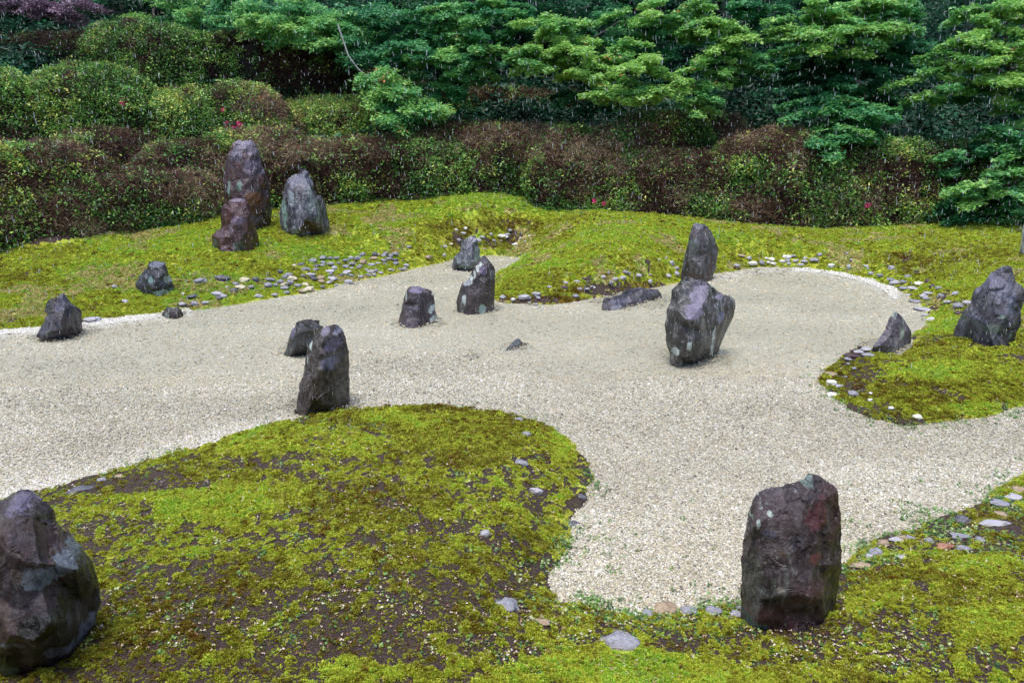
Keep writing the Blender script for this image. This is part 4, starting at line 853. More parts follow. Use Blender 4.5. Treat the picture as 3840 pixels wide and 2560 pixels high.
# cobbles
cob_meshes = {}
for s_ in range(9):
    V, F = ico(3, 40 + s_, .5, (1, 1, 1), 1.25)
    V[:, 2] = np.where(V[:, 2] > 0, V[:, 2] * .85, V[:, 2])
    for k_ in COL: cob_meshes[(s_, k_)] = None
    cob_meshes[s_] = (V, F)
byk = {}
for i, it in enumerate(items): byk.setdefault((it[0], it[5]), []).append(i)
for (place, k_), ids in byk.items():
    ids.sort(key=lambda i: items[i][1])
    for r_, i in enumerate(ids):
        _, px, py, w, h, _ = items[i]; X, Y, Z = hits[i]
        sc = math.hypot(Y, CAM_H - Z) / FOCAL
        a = w * sc * (.62 if Y > 7 else .52); c = max(h * sc * .66, a * .3); c = min(c, a * .85); b = min(a * random.uniform(.7, .95), max(.56 * h * sc / max(.12, math.sin(math.atan2(CAM_H - Z, Y))), c * 1.1))
        v = i % 9
        if cob_meshes[(v, k_)] is None:
            cob_meshes[(v, k_)] = mesh_np('cobble', cob_meshes[v][0], cob_meshes[v][1], CMAT[k_], True)
        o = obj('cobble', cob_meshes[(v, k_)], None, (float(X), float(Y), float(Z) + c * (.02 if Y > 5 else -.22) + .0022 * float(Y) * (float(Z) > .01)))
        o.scale = (a, b, c); o.rotation_euler = (random.uniform(-.12, .12), random.uniform(-.12, .12), random.uniform(-.3, .3) + (math.pi if i % 2 else 0))
        shape = 'flat' if h < w * .42 else ('rounded' if h < w * .75 else 'upright')
        nm = COL[k_][0]
        lab = f'{nm} {shape} cobble {place}' if len(ids) == 1 else f'{shape} cobble {place}, {ORD[r_]} {nm} from left'
        tag(o, lab, 'cobble', 'cobbles ' + place)

# ------------------------------------------------------------------ clipped azalea bushes and hedges
LEAFP = [proto('azalea_sprig', *leaf_quads(8, .058, .075, .7, .5, .6, s), MAT_AZA) for s in range(4)]
TWIGP = [proto('azalea_twigs', *sticks(12, .12, .08, .0026, s), MAT_TWIG) for s in range(3)]
m = M('bush_core'); m.set(Base_Color=m.ramp(m.noise(30, 5, .7, m.obco()), [(.35, (.004, .003, .003)), (.7, (.018, .011, .008))]), Roughness=.9)
m.bump(m.noise(35, 4, .7, m.obco()), 1.0, .05); MAT_CORE = m.m
m = M('azalea_flower'); m.set(Base_Color=(.80, .045, .20), Roughness=.5); MAT_FLOWER = m.m
BUSHES = []
def bush(label, cx, top, hw, Y, ry, green, tone=.5, n=2.4, rz=0, dark=0, cat='azalea bush', group='clipped azalea bushes on the slope', slope=0., redb=.5):
    green = .5 + (green - .5) * .72; hw = hw * 1.12; n = n + (.7 if Y < 5 else .25)
    cx *= K; top *= K
    if Y < 5:
        dx_, dy_, _ = ray(cx, 480 * K); Y = float(np.interp(dx_ / dy_, HLx, HLy)) + ry * Y / math.cos(R(rz))
    X, _, Zt = (float(v) for v in at(cx, top, Y)); a = hw * K * Y / FOCAL
    cr, sr = math.cos(R(rz)), math.sin(R(rz))
    cs = [(X, Y - ry), (X, Y), (X - a * .8 * cr, Y - a * .8 * sr - ry * .7), (X + a * .8 * cr, Y + a * .8 * sr - ry * .7)]
    zb = min(height(np.array([q[0] for q in cs]), np.array([q[1] for q in cs]), False)) - .12
    H = Zt - zb
    root = empty('azalea_bush' if cat == 'azalea bush' else 'azalea_hedge', (X, Y, zb)); root.rotation_euler = (0, 0, R(rz))
    tag(root, label, cat, group)
    off = Vector((X * 3.1, Y * 1.7, 0)); q2 = 2.0 / n; m2 = 2.0 / max(2.2, n * .85)
    def surf(u, v, k):
        cu, su = np.cos(u), np.sin(u); cv_, sv = np.cos(v), np.sin(v)
        x = a * np.sign(cu) * np.abs(cu) ** q2 * np.abs(cv_) ** (m2 * .7); y = ry * np.sign(su) * np.abs(su) ** q2 * np.abs(cv_) ** (m2 * .7)
        z = H * np.abs(sv) ** m2
        wob = 1 + .16 * (fbm(x * 1.3 + X, z * 1.3 + y * .9 + Y, 91) - .5) * 2 * .7 + .05 * (fbm(x * 5 + X, z * 5 + y * 4, 95) - .5) * 2
        z = z * (1 + slope * x / a)
        return x * wob * k, y * wob * k, z * (1 + (wob - 1) * .7) * k
    nu, nv = 56, 18
    U, Vv = np.meshgrid(np.linspace(0, 2 * math.pi, nu, endpoint=False), np.linspace(0, math.pi / 2, nv))
    x, y, z = surf(U, Vv, .94); i = np.arange(nv - 1)[:, None] * nu + np.arange(nu)[None]; j = np.arange(nv - 1)[:, None] * nu + (np.arange(nu)[None] + 1) % nu
    F = np.stack([i, j, j + nu, i + nu], -1).reshape(-1, 4)
    obj('branch_mass', mesh_np('branch_mass', np.stack([x, y, z], -1).reshape(-1, 3), F, MAT_CORE, True), root)
    # area weighted samples of the side that can be seen
    area = (a * 2 + ry * 2) * (H + ry) * 1.1
    N = int(area * 430)
    gu = np.linspace(math.pi * .93, 2.07 * math.pi, 181); gv = np.linspace(0, math.pi / 2, 61)
    GU, GV = np.meshgrid(gu, gv); qx, qy, qz = surf(GU, GV, 1); Q = np.stack([qx, qy, qz], -1)
    e1 = Q[:-1, 1:] - Q[:-1, :-1]; e2 = Q[1:, :-1] - Q[:-1, :-1]; ar = np.linalg.norm(np.cross(e1, e2), axis=-1).ravel()
    N = min(int(ar.sum() * 560), 22000); ci = rng.choice(len(ar), N, p=ar / ar.sum())
    u = gu[ci % 180] + rng.random(N) * (gu[1] - gu[0]); v = gv[ci // 180] + rng.random(N) * (gv[1] - gv[0])
    x0, y0, z0 = surf(u, v, rng.uniform(.97, 1.035, len(u)))
    wx, wz = x0 + X * 1.0, z0 + zb
    g = fbm(wx * 1.3 + y0 * .6, wz * 1.5 + Y * .5, 101, 4) + (fbm(wx * 8, wz * 8 + y0 * 5, 105, 2) - .5) * .62
    topb = sstep(.75, 1.0, z0 / H) * .05 + (1 - sstep(0, .35, z0 / H)) * .05
    thr = .5 + (green - .5) * .55 + topb
    isg = rng.random(len(u)) < .11 + .86 * sstep(-.045, .045, thr - g)
    P = np.stack([x0, y0, z0], 1)
    gP = P[isg]; k = len(gP)
    tn_ = np.clip(tone - .04 + (fbm(gP[:, 0] * 1.2 + X, gP[:, 2] * 1.2, 111) - .5) * .8 + rng.normal(0, .25, k), 0, 1)
    if k: tag(scatter('foliage', gP, rng.uniform(-.9, .9, (k, 3)) + np.stack([np.full(k, .4), 0 * gP[:, 0], rng.uniform(0, 6, k)], 1), rng.uniform(.7, 1.25, k), tn_, 'aza', LEAFP, root), kind='stuff')
    bP = P[~isg | (rng.random(len(u)) < .25)]; k = len(bP)
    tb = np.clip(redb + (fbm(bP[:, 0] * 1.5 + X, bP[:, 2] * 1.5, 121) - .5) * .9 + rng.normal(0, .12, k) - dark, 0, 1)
    if k: tag(scatter('twigs', bP, rng.uniform(-3, 3, (k, 3)), rng.uniform(.7, 1.3, k), tb, 'twig', TWIGP, root), kind='stuff')
    BUSHES.append((root, X, Y, zb, a, ry, H)); return root
g1 = 'clipped azalea bushes on the slope'; g2 = 'long clipped hedges'
bush('big rounded azalea at the left edge, yellowish on top with brown sides', 45, 332, 175, .8, 1.15, .33, .66, 2.6, 48, redb=.6)
bush('low brown azalea filling the gap right of the big rounded one', 205, 425, 120, .8, .9, .22, .5, 2.8, 45, redb=.6)
bush('mixed azalea between the big rounded one and the high dome', 250, 300, 120, 15.4, 1.1, .40, .6, 2.4, 20)
bush('reddish brown azalea with a green foot, left of the tallest stone', 310, 392, 175, .8, 1.1, .20, .5, 3, 35, redb=.6)
bush('bright green domed azalea with pink flowers, high on the left slope', 205, 158, 140, 16.4, 1.3, .80, .55, 2.3)
bush('small green azalea dome left of the brown one', 425, 212, 85, 16.6, 1.0, .74, .6, 2.3)
bush('brown azalea dome with pink flowers, behind the tallest stone', 560, 200, 95, 17.3, 1.2, .34, .5, 2.3)
bush('low red brown azalea between the left dome and the tallest stone', 450, 330, 130, .9, 1.0, .30, .45, 2.6, 15, redb=.6)
bush('brown azalea directly behind the tallest stone', 590, 300, 120, .8, .9, .36, .5, 2.6, 12)
bush('yellow green azalea dome above the spiked stone', 765, 230, 125, 18.3, 1.3, .80, .68, 2.3)
bush('mixed green and brown azalea behind the spiked stone', 735, 322, 125, .8, 1.0, .52, .62, 2.6, 12)
bush('leafy azalea right of the spiked stone, green to the ground', 915, 318, 160, .8, 1.0, .56, .5, 3, 8, group=g2)
bush('dry brown hedge length above the far moss crest', 1150, 290, 190, .8, 1.1, .22, .45, 3.2, 3, cat='hedge', group=g2)
bush('dry brown hedge length right of the far moss crest', 1375, 300, 140, .8, 1.0, .20, .5, 3, -6, cat='hedge', group=g2)
bush('shaded green hedge on the second terrace, above the moss crest', 1090, 206, 180, 20.6, 1.2, .50, .38, 3, cat='hedge', group=g2)
bush('shaded green hedge on the second terrace, right of centre', 1380, 218, 190, 20.4, 1.2, .52, .36, 3, cat='hedge', group=g2)
bush('green topped azalea above the dark blade shaped stone', 1560, 262, 150, 17.4, 1.3, .66, .42, 2.6)
bush('low brown and green azalea behind the dark blade shaped stone', 1540, 350, 165, .8, .7, .46, .52, 3, -6)
bush('brown twiggy azalea right of the blade shaped stone', 1775, 308, 140, .8, 1.1, .34, .6, 2.8, -4)
bush('brown azalea sprouting bright sprigs near its foot, right of centre', 1985, 330, 150, .8, 1.1, .34, .62, 2.8)
bush('dark azalea half hidden by hanging maple branches at the right', 2210, 335, 150, .85, 1.1, .42, .4, 2.8)
bush('dark azalea at the far right edge under the maple', 2440, 330, 150, .85, 1.1, .5, .4, 2.8)
bush('green azalea at the far left edge, behind the big rounded one', -30, 165, 95, 15.6, 1.2, .62, .5, 2.4)
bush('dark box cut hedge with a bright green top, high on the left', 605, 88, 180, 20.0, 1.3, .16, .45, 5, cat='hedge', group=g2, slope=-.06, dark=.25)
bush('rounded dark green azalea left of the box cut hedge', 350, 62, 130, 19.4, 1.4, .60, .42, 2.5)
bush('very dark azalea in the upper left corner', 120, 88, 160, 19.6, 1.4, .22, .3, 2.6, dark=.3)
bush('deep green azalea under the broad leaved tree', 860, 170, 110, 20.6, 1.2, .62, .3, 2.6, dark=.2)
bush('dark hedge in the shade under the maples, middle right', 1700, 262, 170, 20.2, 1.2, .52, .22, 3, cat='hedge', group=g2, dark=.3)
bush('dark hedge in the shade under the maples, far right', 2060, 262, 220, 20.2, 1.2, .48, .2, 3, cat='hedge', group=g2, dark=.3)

# pink flowers sit on the bushes
def flower_mesh():
    V = []; F = []
    for i in range(5):
        a = i * 2 * math.pi / 5; b = len(V)
        d = np.array([math.cos(a), 0.25, math.sin(a)]); s = np.array([-math.sin(a), 0, math.cos(a)])
        V += [np.zeros(3), d * .016 + s * .012 - [0, .008, 0], d * .032 - [0, .004, 0], d * .016 - s * .012 - [0, .008, 0]]
        F += [(b, b + 1, b + 2), (b, b + 2, b + 3)]
    return mesh_np('flower', np.array(V), np.array(F), MAT_FLOWER)
FM = flower_mesh()
bpy.context.view_layer.update()
for px, py in [(283,230),(281,241),(277,237),(287,236),(521,283),(519,292),(547,283),(548,290),(536,294),(553,287),(512,253),(609,222),(597,226),(690,327),(697,325),(686,340),(404,407),(640,312),(1388,468),(1365,462),(1992,472),(1996,471)]:
    best = None
    dv = np.array([float(q) for q in ray(px * K, py * K)]); dv /= np.linalg.norm(dv)
    for root, X, Y, zb, a, ry, H in BUSHES:
        mw = root.matrix_world.inverted(); core = [c for c in root.children if c.name.startswith('branch_mass')][0]
        o_ = mw @ Vector((0, 0, CAM_H)); d_ = (mw.to_3x3() @ Vector(dv)).normalized()
        ok, loc, nor, _ = core.ray_cast(o_, d_)
        if ok:
            dist = (loc - o_).length
            if best is None or dist < best[0]: best = (dist, root, loc - d_ * .15)
    if best:
        f = obj('flower', FM, best[1], tuple(best[2])); f.scale = (2.0,) * 3; f.rotation_euler = (random.uniform(-.4, .4), random.uniform(0, 1), random.uniform(-.4, .4))

# ------------------------------------------------------------------ trees
m = M('bark'); m.set(Base_Color=m.ramp(m.noise(12, 6, .7, m.obco((1, 1, .3))), [(.3, (.02, .016, .013)), (.6, (.06, .055, .048)), (.8, (.17, .17, .16))]), Roughness=.8)
m.bump(m.noise(25, 4, .6, m.obco((1, 1, .3))), .6, .02); MAT_BARK = m.m
def tube(P, Rr, seg=8):
    P = [Vector(p) for p in P]; V = []; F = []
    for i, p in enumerate(P):
        d = (P[min(i + 1, len(P) - 1)] - P[max(i - 1, 0)]).normalized()
        s = d.cross(Vector((.3, 1, .1))).normalized(); t = d.cross(s)
        for k in range(seg):
            a = 2 * math.pi * k / seg; V.append(p + (s * math.cos(a) + t * math.sin(a)) * Rr[i])
    for i in range(len(P) - 1):
        for k in range(seg):
            F.append((i * seg + k, i * seg + (k + 1) % seg, (i + 1) * seg + (k + 1) % seg, (i + 1) * seg + k))
    return np.array([v[:] for v in V]), np.array(F)
MAPP = [proto('maple_spray', *palm_leaves(8, .050, .085, s), MAT_MAPLE) for s in range(4)]
BROADP = [proto('broad_spray', *leaf_quads(9, .085, .11, .4, .42, .4, 20 + s), MAT_MAPLE) for s in range(3)]
PURP = [proto('purple_spray', *palm_leaves(8, .042, .10, 50 + s), MAT_PURPLE) for s in range(2)]
def curve_pts(a, b, sag, n=7, wob=.06):
    a = Vector(a); b = Vector(b); out = []
    L = (b - a).length
    for i in range(n):
        t = i / (n - 1); p = a.lerp(b, t); p.z += math.sin(t * math.pi) * sag
        if 0 < i < n - 1: p += Vector((random.uniform(-1, 1), random.uniform(-1, 1), random.uniform(-1, 1))) * wob * L * .4
        out.append(p)
    return out
def tree(name, label, base_px, baseY, pads, key='map', protos=None, dens=560, group='maples and trees above the hedges', trunk_r=.11, cat='tree', lean=0):
    """pads: (cx, cy, rx, ry, Y, tone) clumps of leaf sprays; every clump hangs on its own limb"""
    protos = protos or MAPP
    bx, by, _ = (float(v) for v in at(base_px * K, 800, baseY)); bz = float(height(np.array([bx]), np.array([by]), False)[0]) - .15
    root = empty(name, (bx, by, bz)); tag(root, label, cat, group)
    cs = []
    for p in pads:
        X, Y, Z = (float(v) for v in at(p[0] * K, p[1] * K, p[4])); s = K * p[4] / FOCAL; cs.append((X - bx, Y - by, Z - bz, p[2] * s * 1.16, p[3] * s * 1.16, p[5] + .02))
    top = max(c[2] for c in cs); mx = np.mean([c[0] for c in cs]) * .35 + lean
    tp = curve_pts((0, 0, 0), (mx, -.1, max(top * .95, 1.2)), 0, 8, .05)
    V, F = tube(tp, [trunk_r * (1 - .75 * i / 7) for i in range(8)], 10)
    obj('trunk', mesh_np('trunk', V, F, MAT_BARK, True), root)
    AP = []; AT = []
    for c in cs:
        st = min(tp[2:], key=lambda p: abs(p.z - (c[2] - .25)) + .2 * abs(p.x - c[0]))
        lp = curve_pts(st, (c[0], c[1], c[2] - c[4] * .25), .25, 7, .05)
        V, F = tube(lp, [trunk_r * .38 * (1 - .82 * i / 6) for i in range(7)], 6)
        obj('limb', mesh_np('limb', V, F, MAT_BARK, True), root)
        rx, rz_ = c[3], c[4]; ryd = max(rx * .6, .35)
        n = int(dens * max(rx * (rz_ + .5 * ryd) * 4, .15))
        # each clump is built of many small drooping fans that overlap like shelves
        ns = max(7, int(rx * (rz_ + .5 * ryd) * 27)); per = max(3, n // ns); n = ns * per
        fa = rng.uniform(0, 2 * math.pi, ns); fq = rng.uniform(.1, 1.0, ns) ** .6; fz = rng.uniform(-1, 1, ns)
        sh = np.sqrt(np.clip(1 - (np.abs(fz) * .8) ** 2, .1, 1)) * rng.uniform(.75, 1.3, ns)
        fx = c[0] + np.cos(fa) * fq * sh * rx; fy = c[1] + np.sin(fa) * fq * sh * ryd; fzz = c[2] + fz * rz_ * .95 - fq * .10 * rx
        od = fa + rng.normal(0, .5, ns); L_ = rng.uniform(.22, .42, ns) * min(1, .5 + rx * .6); W_ = L_ * rng.uniform(.45, .7, ns); dr = rng.uniform(.25, .9, ns); ft = rng.normal(0, .10, ns)
        r_ = lambda a: np.repeat(a, per)
        s_ = rng.uniform(-.9, 1, n); t_ = rng.uniform(-1, 1, n) * np.sqrt(np.clip(1 - s_ * s_, .05, 1)) * (1 - .35 * (s_ + 1) / 2)
        x = r_(fx) + (np.cos(r_(od)) * s_ * r_(L_) - np.sin(r_(od)) * t_ * r_(W_)); y = r_(fy) + (np.sin(r_(od)) * s_ * r_(L_) + np.cos(r_(od)) * t_ * r_(W_))
        z = r_(fzz) - r_(dr) * r_(L_) * ((s_ + 1) / 2) ** 1.6 * .8 - .10 * np.abs(t_) * r_(W_) + rng.normal(0, .018, n)
        k = np.ones(n, bool); fto = r_(ft)
        AP.append(np.stack([x, y, z], 1)[k]); AT.append((np.clip(c[5] + .03 + fto * .6 + rng.normal(0, .06, n) + (fbm(x * 2, z * 2, 161) - .5) * .2, 0, .84) + (rng.random(n) < .010) * .3)[k])
    AP = np.concatenate(AP); AT = np.concatenate(AT); n = len(AP)
    tag(scatter('crown', AP, np.stack([rng.normal(0.15, .3, n), rng.normal(0, .3, n), rng.uniform(0, 6.28, n)], 1), rng.uniform(.75, 1.3, n), AT, key, protos, root), kind='stuff')
    return root
tree('maple_tree', 'yellow green maple reaching over the middle of the hedge', 1330, 20.5,
 [(1255,75,85,34,16.5,.74),(1230,118,55,22,16.2,.70),(1320,128,85,32,16,.78),(1370,60,90,30,17,.55),(1450,165,75,38,15.4,.80),(1440,125,50,28,15.8,.66),(1500,195,38,16,15.2,.78),(1420,205,40,16,15.3,.70),(1530,35,90,36,16.5,.70),(1480,90,60,30,16.8,.5),(1340,200,50,40,17,.38)], trunk_r=.14)
tree('maple_tree', 'maple with reddish tinted leaves hanging right of the middle', 1680, 20,
 [(1640,75,65,38,16,.72),(1610,25,60,25,16.5,.66),(1610,185,50,34,15.8,.70),(1600,225,45,18,15.6,.66),(1700,105,62,34,16,.62),(1730,150,60,24,16.2,.55),(1750,30,70,26,17,.42),(1650,140,35,22,16.5,.45)], trunk_r=.13)
tree('maple_tree', 'broad mid green maple left of the yellow green one', 1010, 21,
 [(1100,35,105,34,17.5,.56),(1000,45,70,30,18,.48),(1050,100,85,34,17,.55),(960,110,75,36,17.2,.42),(1110,130,70,26,16.8,.60),(1010,155,62,36,17,.52),(930,60,60,30,18.2,.38),(1160,50,50,40,18,.4),(1030,205,55,18,17,.42),(1180,100,40,30,17.5,.5)], trunk_r=.14)
tree('broadleaf_tree', 'bluish green large leaved tree at the top, left of the middle', 800, 21.5,
 [(700,15,110,24,18.5,.54),(640,40,75,20,18,.64),(745,62,80,24,17.8,.58),(860,40,70,34,18.5,.42),(850,108,50,30,17.6,.42),(800,95,50,20,17.8,.5),(560,10,70,20,19,.5),(690,78,40,9,17.8,.6)], 'broad', BROADP, dens=260, trunk_r=.12)
tree('broadleaf_tree', 'slender tree with pale bent trunk and bright bluish leaves in front of the hedge', 850, 18.6,
 [(885,172,36,14,16.6,.58),(912,200,44,16,16.4,.62),(945,236,46,17,16.2,.64),(915,262,38,13,16.2,.60),(980,252,30,9,16.1,.62),(1008,244,16,6,16.1,.62),(872,228,26,14,16.4,.56),(900,285,22,8,16.2,.6)], 'broad', BROADP, dens=330, trunk_r=.04)
m = M('pale_bark'); m.set(Base_Color=m.ramp(m.noise(14, 5, .7, m.obco()), [(.3, (.05, .05, .045)), (.55, (.26, .28, .27))]), Roughness=.7)
sl = [o for o in SC.objects if o.name.startswith('broadleaf_tree')][-1]
q = [Vector([float(v) for v in at(a * K, b * K, Y)]) - sl.location for a, b, Y in ((775, 55, 17), (788, 92, 16.9), (800, 128, 16.7), (822, 158, 16.6), (850, 182, 16.5), (890, 205, 16.4))]
V, F = tube(q, [.020, .019, .018, .016, .012, .008], 7)
tag(obj('limb', mesh_np('limb', V, F, m.m, True), sl), 'pale bare curving limb')
tree('maple_tree', 'bluish green maple at the top right of the middle', 1950, 20,
 [(1870,35,80,30,16,.66),(1970,25,90,26,16.2,.68),(1930,78,85,26,15.6,.70),(2010,70,60,22,15.8,.66),(2060,20,70,28,16.4,.6),(1860,85,50,22,16.4,.5),(1990,125,90,36,16.6,.42),(2080,120,60,36,16.8,.4),(1900,140,70,34,17,.34)], trunk_r=.14)
tree('maple_tree', 'maple with a low hanging green bough over the right hedge', 1990, 19,
 [(1930,205,75,34,16,.44),(1890,250,70,32,15.4,.50),(1960,262,80,30,15.2,.52),(1900,300,70,26,14.8,.56),(1980,300,50,22,15,.5),(1860,325,40,14,14.8,.5),(2030,215,60,36,16.2,.38),(1830,190,60,40,17,.28)], trunk_r=.12)
tree('maple_tree', 'brightest yellow green maple in the upper right corner', 2330, 19,
 [(2260,55,75,40,15.4,.72),(2330,30,60,35,15.2,.76),(2230,105,70,34,15,.74),(2310,125,75,36,14.8,.78),(2160,140,55,22,15.2,.66),(2150,185,60,26,15.2,.64),(2350,185,50,34,14.8,.74),(2210,190,55,24,15.6,.48),(2400,90,60,60,15,.7),(2340,240,40,30,15,.55)], trunk_r=.14)
tree('maple_tree', 'low green maple sweeping down to the moss at the right edge', 2420, 16.2,
 [(2290,310,65,26,14.4,.52),(2340,345,50,30,14,.58),(2190,375,55,28,14.6,.50),(2250,350,55,24,14.8,.46),(2200,430,50,26,14.4,.46),(2260,420,62,26,13.9,.62),(2330,410,60,30,13.7,.64),(2290,465,70,24,13.9,.50),(2200,480,42,14,14.2,.42),(2360,470,50,26,13.8,.5),(2420,380,60,60,14,.5)], trunk_r=.10)
tree('purple_maple_tree', 'purple leaved maple in the top left corner', 70, 21,
 [(110,8,50,11,17.5,.6),(145,24,26,10,17.3,.7),(60,0,50,9,17.5,.4),(190,-4,30,8,17.5,.6),(158,44,12,8,17.3,.5)], 'purp', PURP, dens=420, trunk_r=.07)
# the wood on the slope behind: each tree on its own, darker and fuller
k_ = 0
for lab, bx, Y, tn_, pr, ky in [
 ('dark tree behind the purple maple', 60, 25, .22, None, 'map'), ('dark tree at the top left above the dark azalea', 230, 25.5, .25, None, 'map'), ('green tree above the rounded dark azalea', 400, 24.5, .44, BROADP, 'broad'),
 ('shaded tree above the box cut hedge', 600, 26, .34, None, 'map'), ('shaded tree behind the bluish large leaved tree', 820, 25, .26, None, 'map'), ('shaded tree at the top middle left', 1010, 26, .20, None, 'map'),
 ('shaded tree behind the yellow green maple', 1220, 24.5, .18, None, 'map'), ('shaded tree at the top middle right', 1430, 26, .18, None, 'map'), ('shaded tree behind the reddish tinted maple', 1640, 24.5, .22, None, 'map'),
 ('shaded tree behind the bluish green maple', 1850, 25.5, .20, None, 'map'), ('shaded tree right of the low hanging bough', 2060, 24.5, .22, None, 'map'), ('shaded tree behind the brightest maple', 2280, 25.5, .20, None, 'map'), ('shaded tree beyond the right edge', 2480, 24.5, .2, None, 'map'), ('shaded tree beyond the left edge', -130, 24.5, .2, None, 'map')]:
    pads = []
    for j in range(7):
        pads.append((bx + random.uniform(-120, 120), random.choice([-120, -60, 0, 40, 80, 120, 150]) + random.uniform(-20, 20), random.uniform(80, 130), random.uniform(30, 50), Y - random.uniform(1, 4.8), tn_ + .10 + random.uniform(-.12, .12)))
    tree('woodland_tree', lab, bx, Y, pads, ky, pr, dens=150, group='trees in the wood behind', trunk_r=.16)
# shrubs and young growth covering the shaded slope
n = 42000
u = rng.uniform(-1.0, 1.0, n); y = rng.uniform(15.5, 34, n); x = u * y; k = y > hedge_y(x, y) + 1.5; x, y = x[k], y[k]; n = len(x)
z = height(x, y, False) + rng.uniform(.02, .8, n) * fbm(x, y, 171)
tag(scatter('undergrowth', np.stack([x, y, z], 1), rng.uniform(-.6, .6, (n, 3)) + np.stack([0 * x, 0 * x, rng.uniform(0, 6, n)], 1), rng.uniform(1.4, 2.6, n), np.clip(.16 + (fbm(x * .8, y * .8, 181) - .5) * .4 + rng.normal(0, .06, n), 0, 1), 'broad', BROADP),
    'dark leafy undergrowth filling the shaded slope under the trees', 'undergrowth', kind='stuff')

# ------------------------------------------------------------------ weeds, fallen bits, rain
MAT_WEED = leaf_mat('weed_leaf', [(0, (.03, .09, .02)), (.5, (.10, .24, .045)), (.8, (.22, .38, .09)), (1, (.48, .54, .26))], .4, .25, .3)
WEEDP = [proto('weed', *leaf_quads(8, .016, .014, .35, .75, .4, 70 + s), MAT_WEED) for s in range(3)]
MAT_LIT = leaf_mat('fallen_bit', [(0, (.05, .03, .02)), (.35, (.22, .09, .04)), (.6, (.45, .33, .22)), (1, (.72, .64, .54))], .5, 0, .1)
LITP = [proto('fallen_bits', *leaf_quads(2, .016, .012, .1, .55, .1, 80 + s), MAT_LIT) for s in range(3)]
x, y = sample_ground(150000, 2.3, 16, 't'); d = seg_dist(x, y); px, py = project(x, y, 0 * x); px /= K; py /= K
wp = .35 * np.exp(-np.abs(d - .02) / .07) * (fbm(x * 2.5, y * 2.5, 201) > .47)
wp = wp + .30 * ((px > 1900) & (py > 1130) & (py < 1330)) * (d > -.25) * np.exp(-np.abs(d - .1) / .25) * (fbm(x * 3, y * 3, 205) > .42)
wp = wp + .22 * ((px > 1900) & (py > 880) & (py < 1010)) * np.exp(-np.abs(d - .03) / .1)
wp = wp + .012 * (d > .05) * (y < 6) + .25 * ((px > 500) & (px < 900) & (py > 930) & (py < 1030)) * (d > 0) * (fbm(x * 4, y * 4, 207) > .5)
wp = wp * np.where(y > 8, .35, 1) + .004 * (d < 0) * (px > 1300) * (py > 1100)
k = rng.random(len(x)) < wp; x, y, d = x[k], y[k], d[k]; n = len(x)
z = np.maximum(height(x, y), .004) + .006
tag(scatter('small_weeds', np.stack([x, y, z], 1), np.stack([rng.normal(0, .25, n), rng.normal(0, .25, n), rng.uniform(0, 6, n)], 1), rng.uniform(.6, 1.25, n) * np.where(y > 6, .8 + y * .04, 1), np.clip(rng.normal(.55, .25, n), 0, 1), 'weed', WEEDP),
    'small bright green weeds sprouting along the edges of the gravel', 'weeds', kind='stuff')
x, y = sample_ground(24000, 2.3, 15, 't'); d = seg_dist(x, y)
k = ((d > 0) & (rng.random(len(x)) < .25 * (fbm(x * 2, y * 2, 211) > .5) + .07)) | ((d < 0) & (rng.random(len(x)) < .008)); x, y = x[k], y[k]; n = len(x)
z = np.maximum(height(x, y), .004) + .012
tag(scatter('fallen_petals', np.stack([x, y, z], 1), np.stack([rng.normal(0, .2, n), rng.normal(0, .2, n), rng.uniform(0, 6, n)], 1), rng.uniform(.4, .95, n), rng.uniform(.1, 1, n) ** .7, 'lit', LITP),
    'pale fallen petals and bits of leaf scattered over moss and gravel', 'fallen petals', kind='stuff')

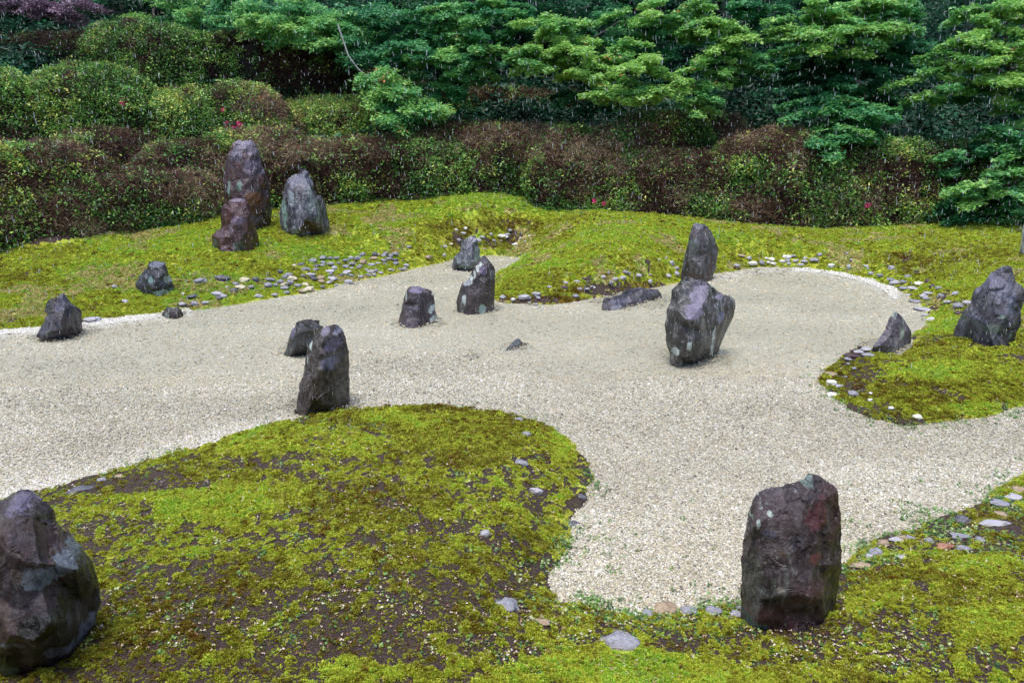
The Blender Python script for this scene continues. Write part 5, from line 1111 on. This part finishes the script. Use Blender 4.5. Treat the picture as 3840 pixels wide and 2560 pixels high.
m = M('rain_drop'); m.set(Base_Color=(.75, .80, .85), Roughness=.1); MAT_RAIN = m.m
V = np.array([(0, 0, 1), (1, 0, -.35), (-.5, .87, -.35), (-.5, -.87, -.35), (0, 0, -1)]); F = np.array([(0, 1, 2), (0, 2, 3), (0, 3, 1), (4, 2, 1), (4, 3, 2), (4, 1, 3)])
RAINP = [proto('drop', V, F, MAT_RAIN, True)]
n = 12000; y = rng.uniform(3.5, 13, n) ; u = .85 - 1.7 * rng.uniform(0, 1, n) ** 1.4; x = u * y; z = rng.uniform(.6, 5.2, n)
rr = rng.uniform(.0010, .0021, n)
tag(scatter('rain', np.stack([x, y, z], 1), np.stack([rng.normal(.03, .03, n), rng.normal(-.05, .04, n), 0 * x], 1), np.stack([rr, rr, rr * rng.uniform(6, 11, n)], 1), 0 * x, 'rain', RAINP),
    'rain drops falling over the garden, white against the dark trees', 'rain', kind='stuff')

# ------------------------------------------------------------------ assumed hall behind the viewer, unseen, added to block sky light from stone fronts
m = M('weathered_timber'); m.set(Base_Color=m.ramp(m.noise(6, 5, .6, m.obco((1, 1, 6))), [(.3, (.05, .035, .025)), (.7, (.12, .09, .065))]), Roughness=.7); TIM = m.m
m = M('plaster'); m.set(Base_Color=(.45, .41, .34), Roughness=.9); PLA = m.m
m = M('roof_tile'); m.set(Base_Color=(.10, .105, .11), Roughness=.5); TIL = m.m
def box(name, x0, x1, y0, y1, z0, z1, mat, parent):
    V = [(x, y, z) for x in (x0, x1) for y in (y0, y1) for z in (z0, z1)]
    F = [(0, 1, 3, 2), (4, 6, 7, 5), (0, 4, 5, 1), (2, 3, 7, 6), (0, 2, 6, 4), (1, 5, 7, 3)]
    return obj(name, mesh_np(name, V, F, mat), parent)
hall = empty('unseen_temple_hall', (0, -3.4, 0)); tag(hall, 'unseen timber hall behind the viewer, added to keep skylight off the stone fronts', 'building')
box('veranda_floor', -9, 9, 0, 2.6, .50, .60, TIM, hall)
box('wall', -9, 9, -.15, 0, .3, 3.3, PLA, hall)
for i in range(7): box('post', -9 + i * 3 - .07, -9 + i * 3 + .07, .003, .145, .6, 3.3, TIM, hall)
V = [(-10, -.6, 3.95), (10, -.6, 3.95), (10, 2.3, 3.25), (-10, 2.3, 3.25), (-10, -.6, 4.15), (10, -.6, 4.15), (10, 2.3, 3.4), (-10, 2.3, 3.4), (-10, -4, 3.9), (10, -4, 3.9), (-10, -4, 5.6), (10, -4, 5.6)]
F = [(0, 3, 2, 1), (4, 5, 6, 7), (3, 7, 6, 2), (0, 4, 7, 3), (1, 2, 6, 5), (4, 10, 11, 5), (0, 1, 9, 8), (8, 9, 11, 10), (0, 8, 10, 4), (1, 5, 11, 9)]
obj('roof', mesh_np('roof', V, F, TIL), hall)
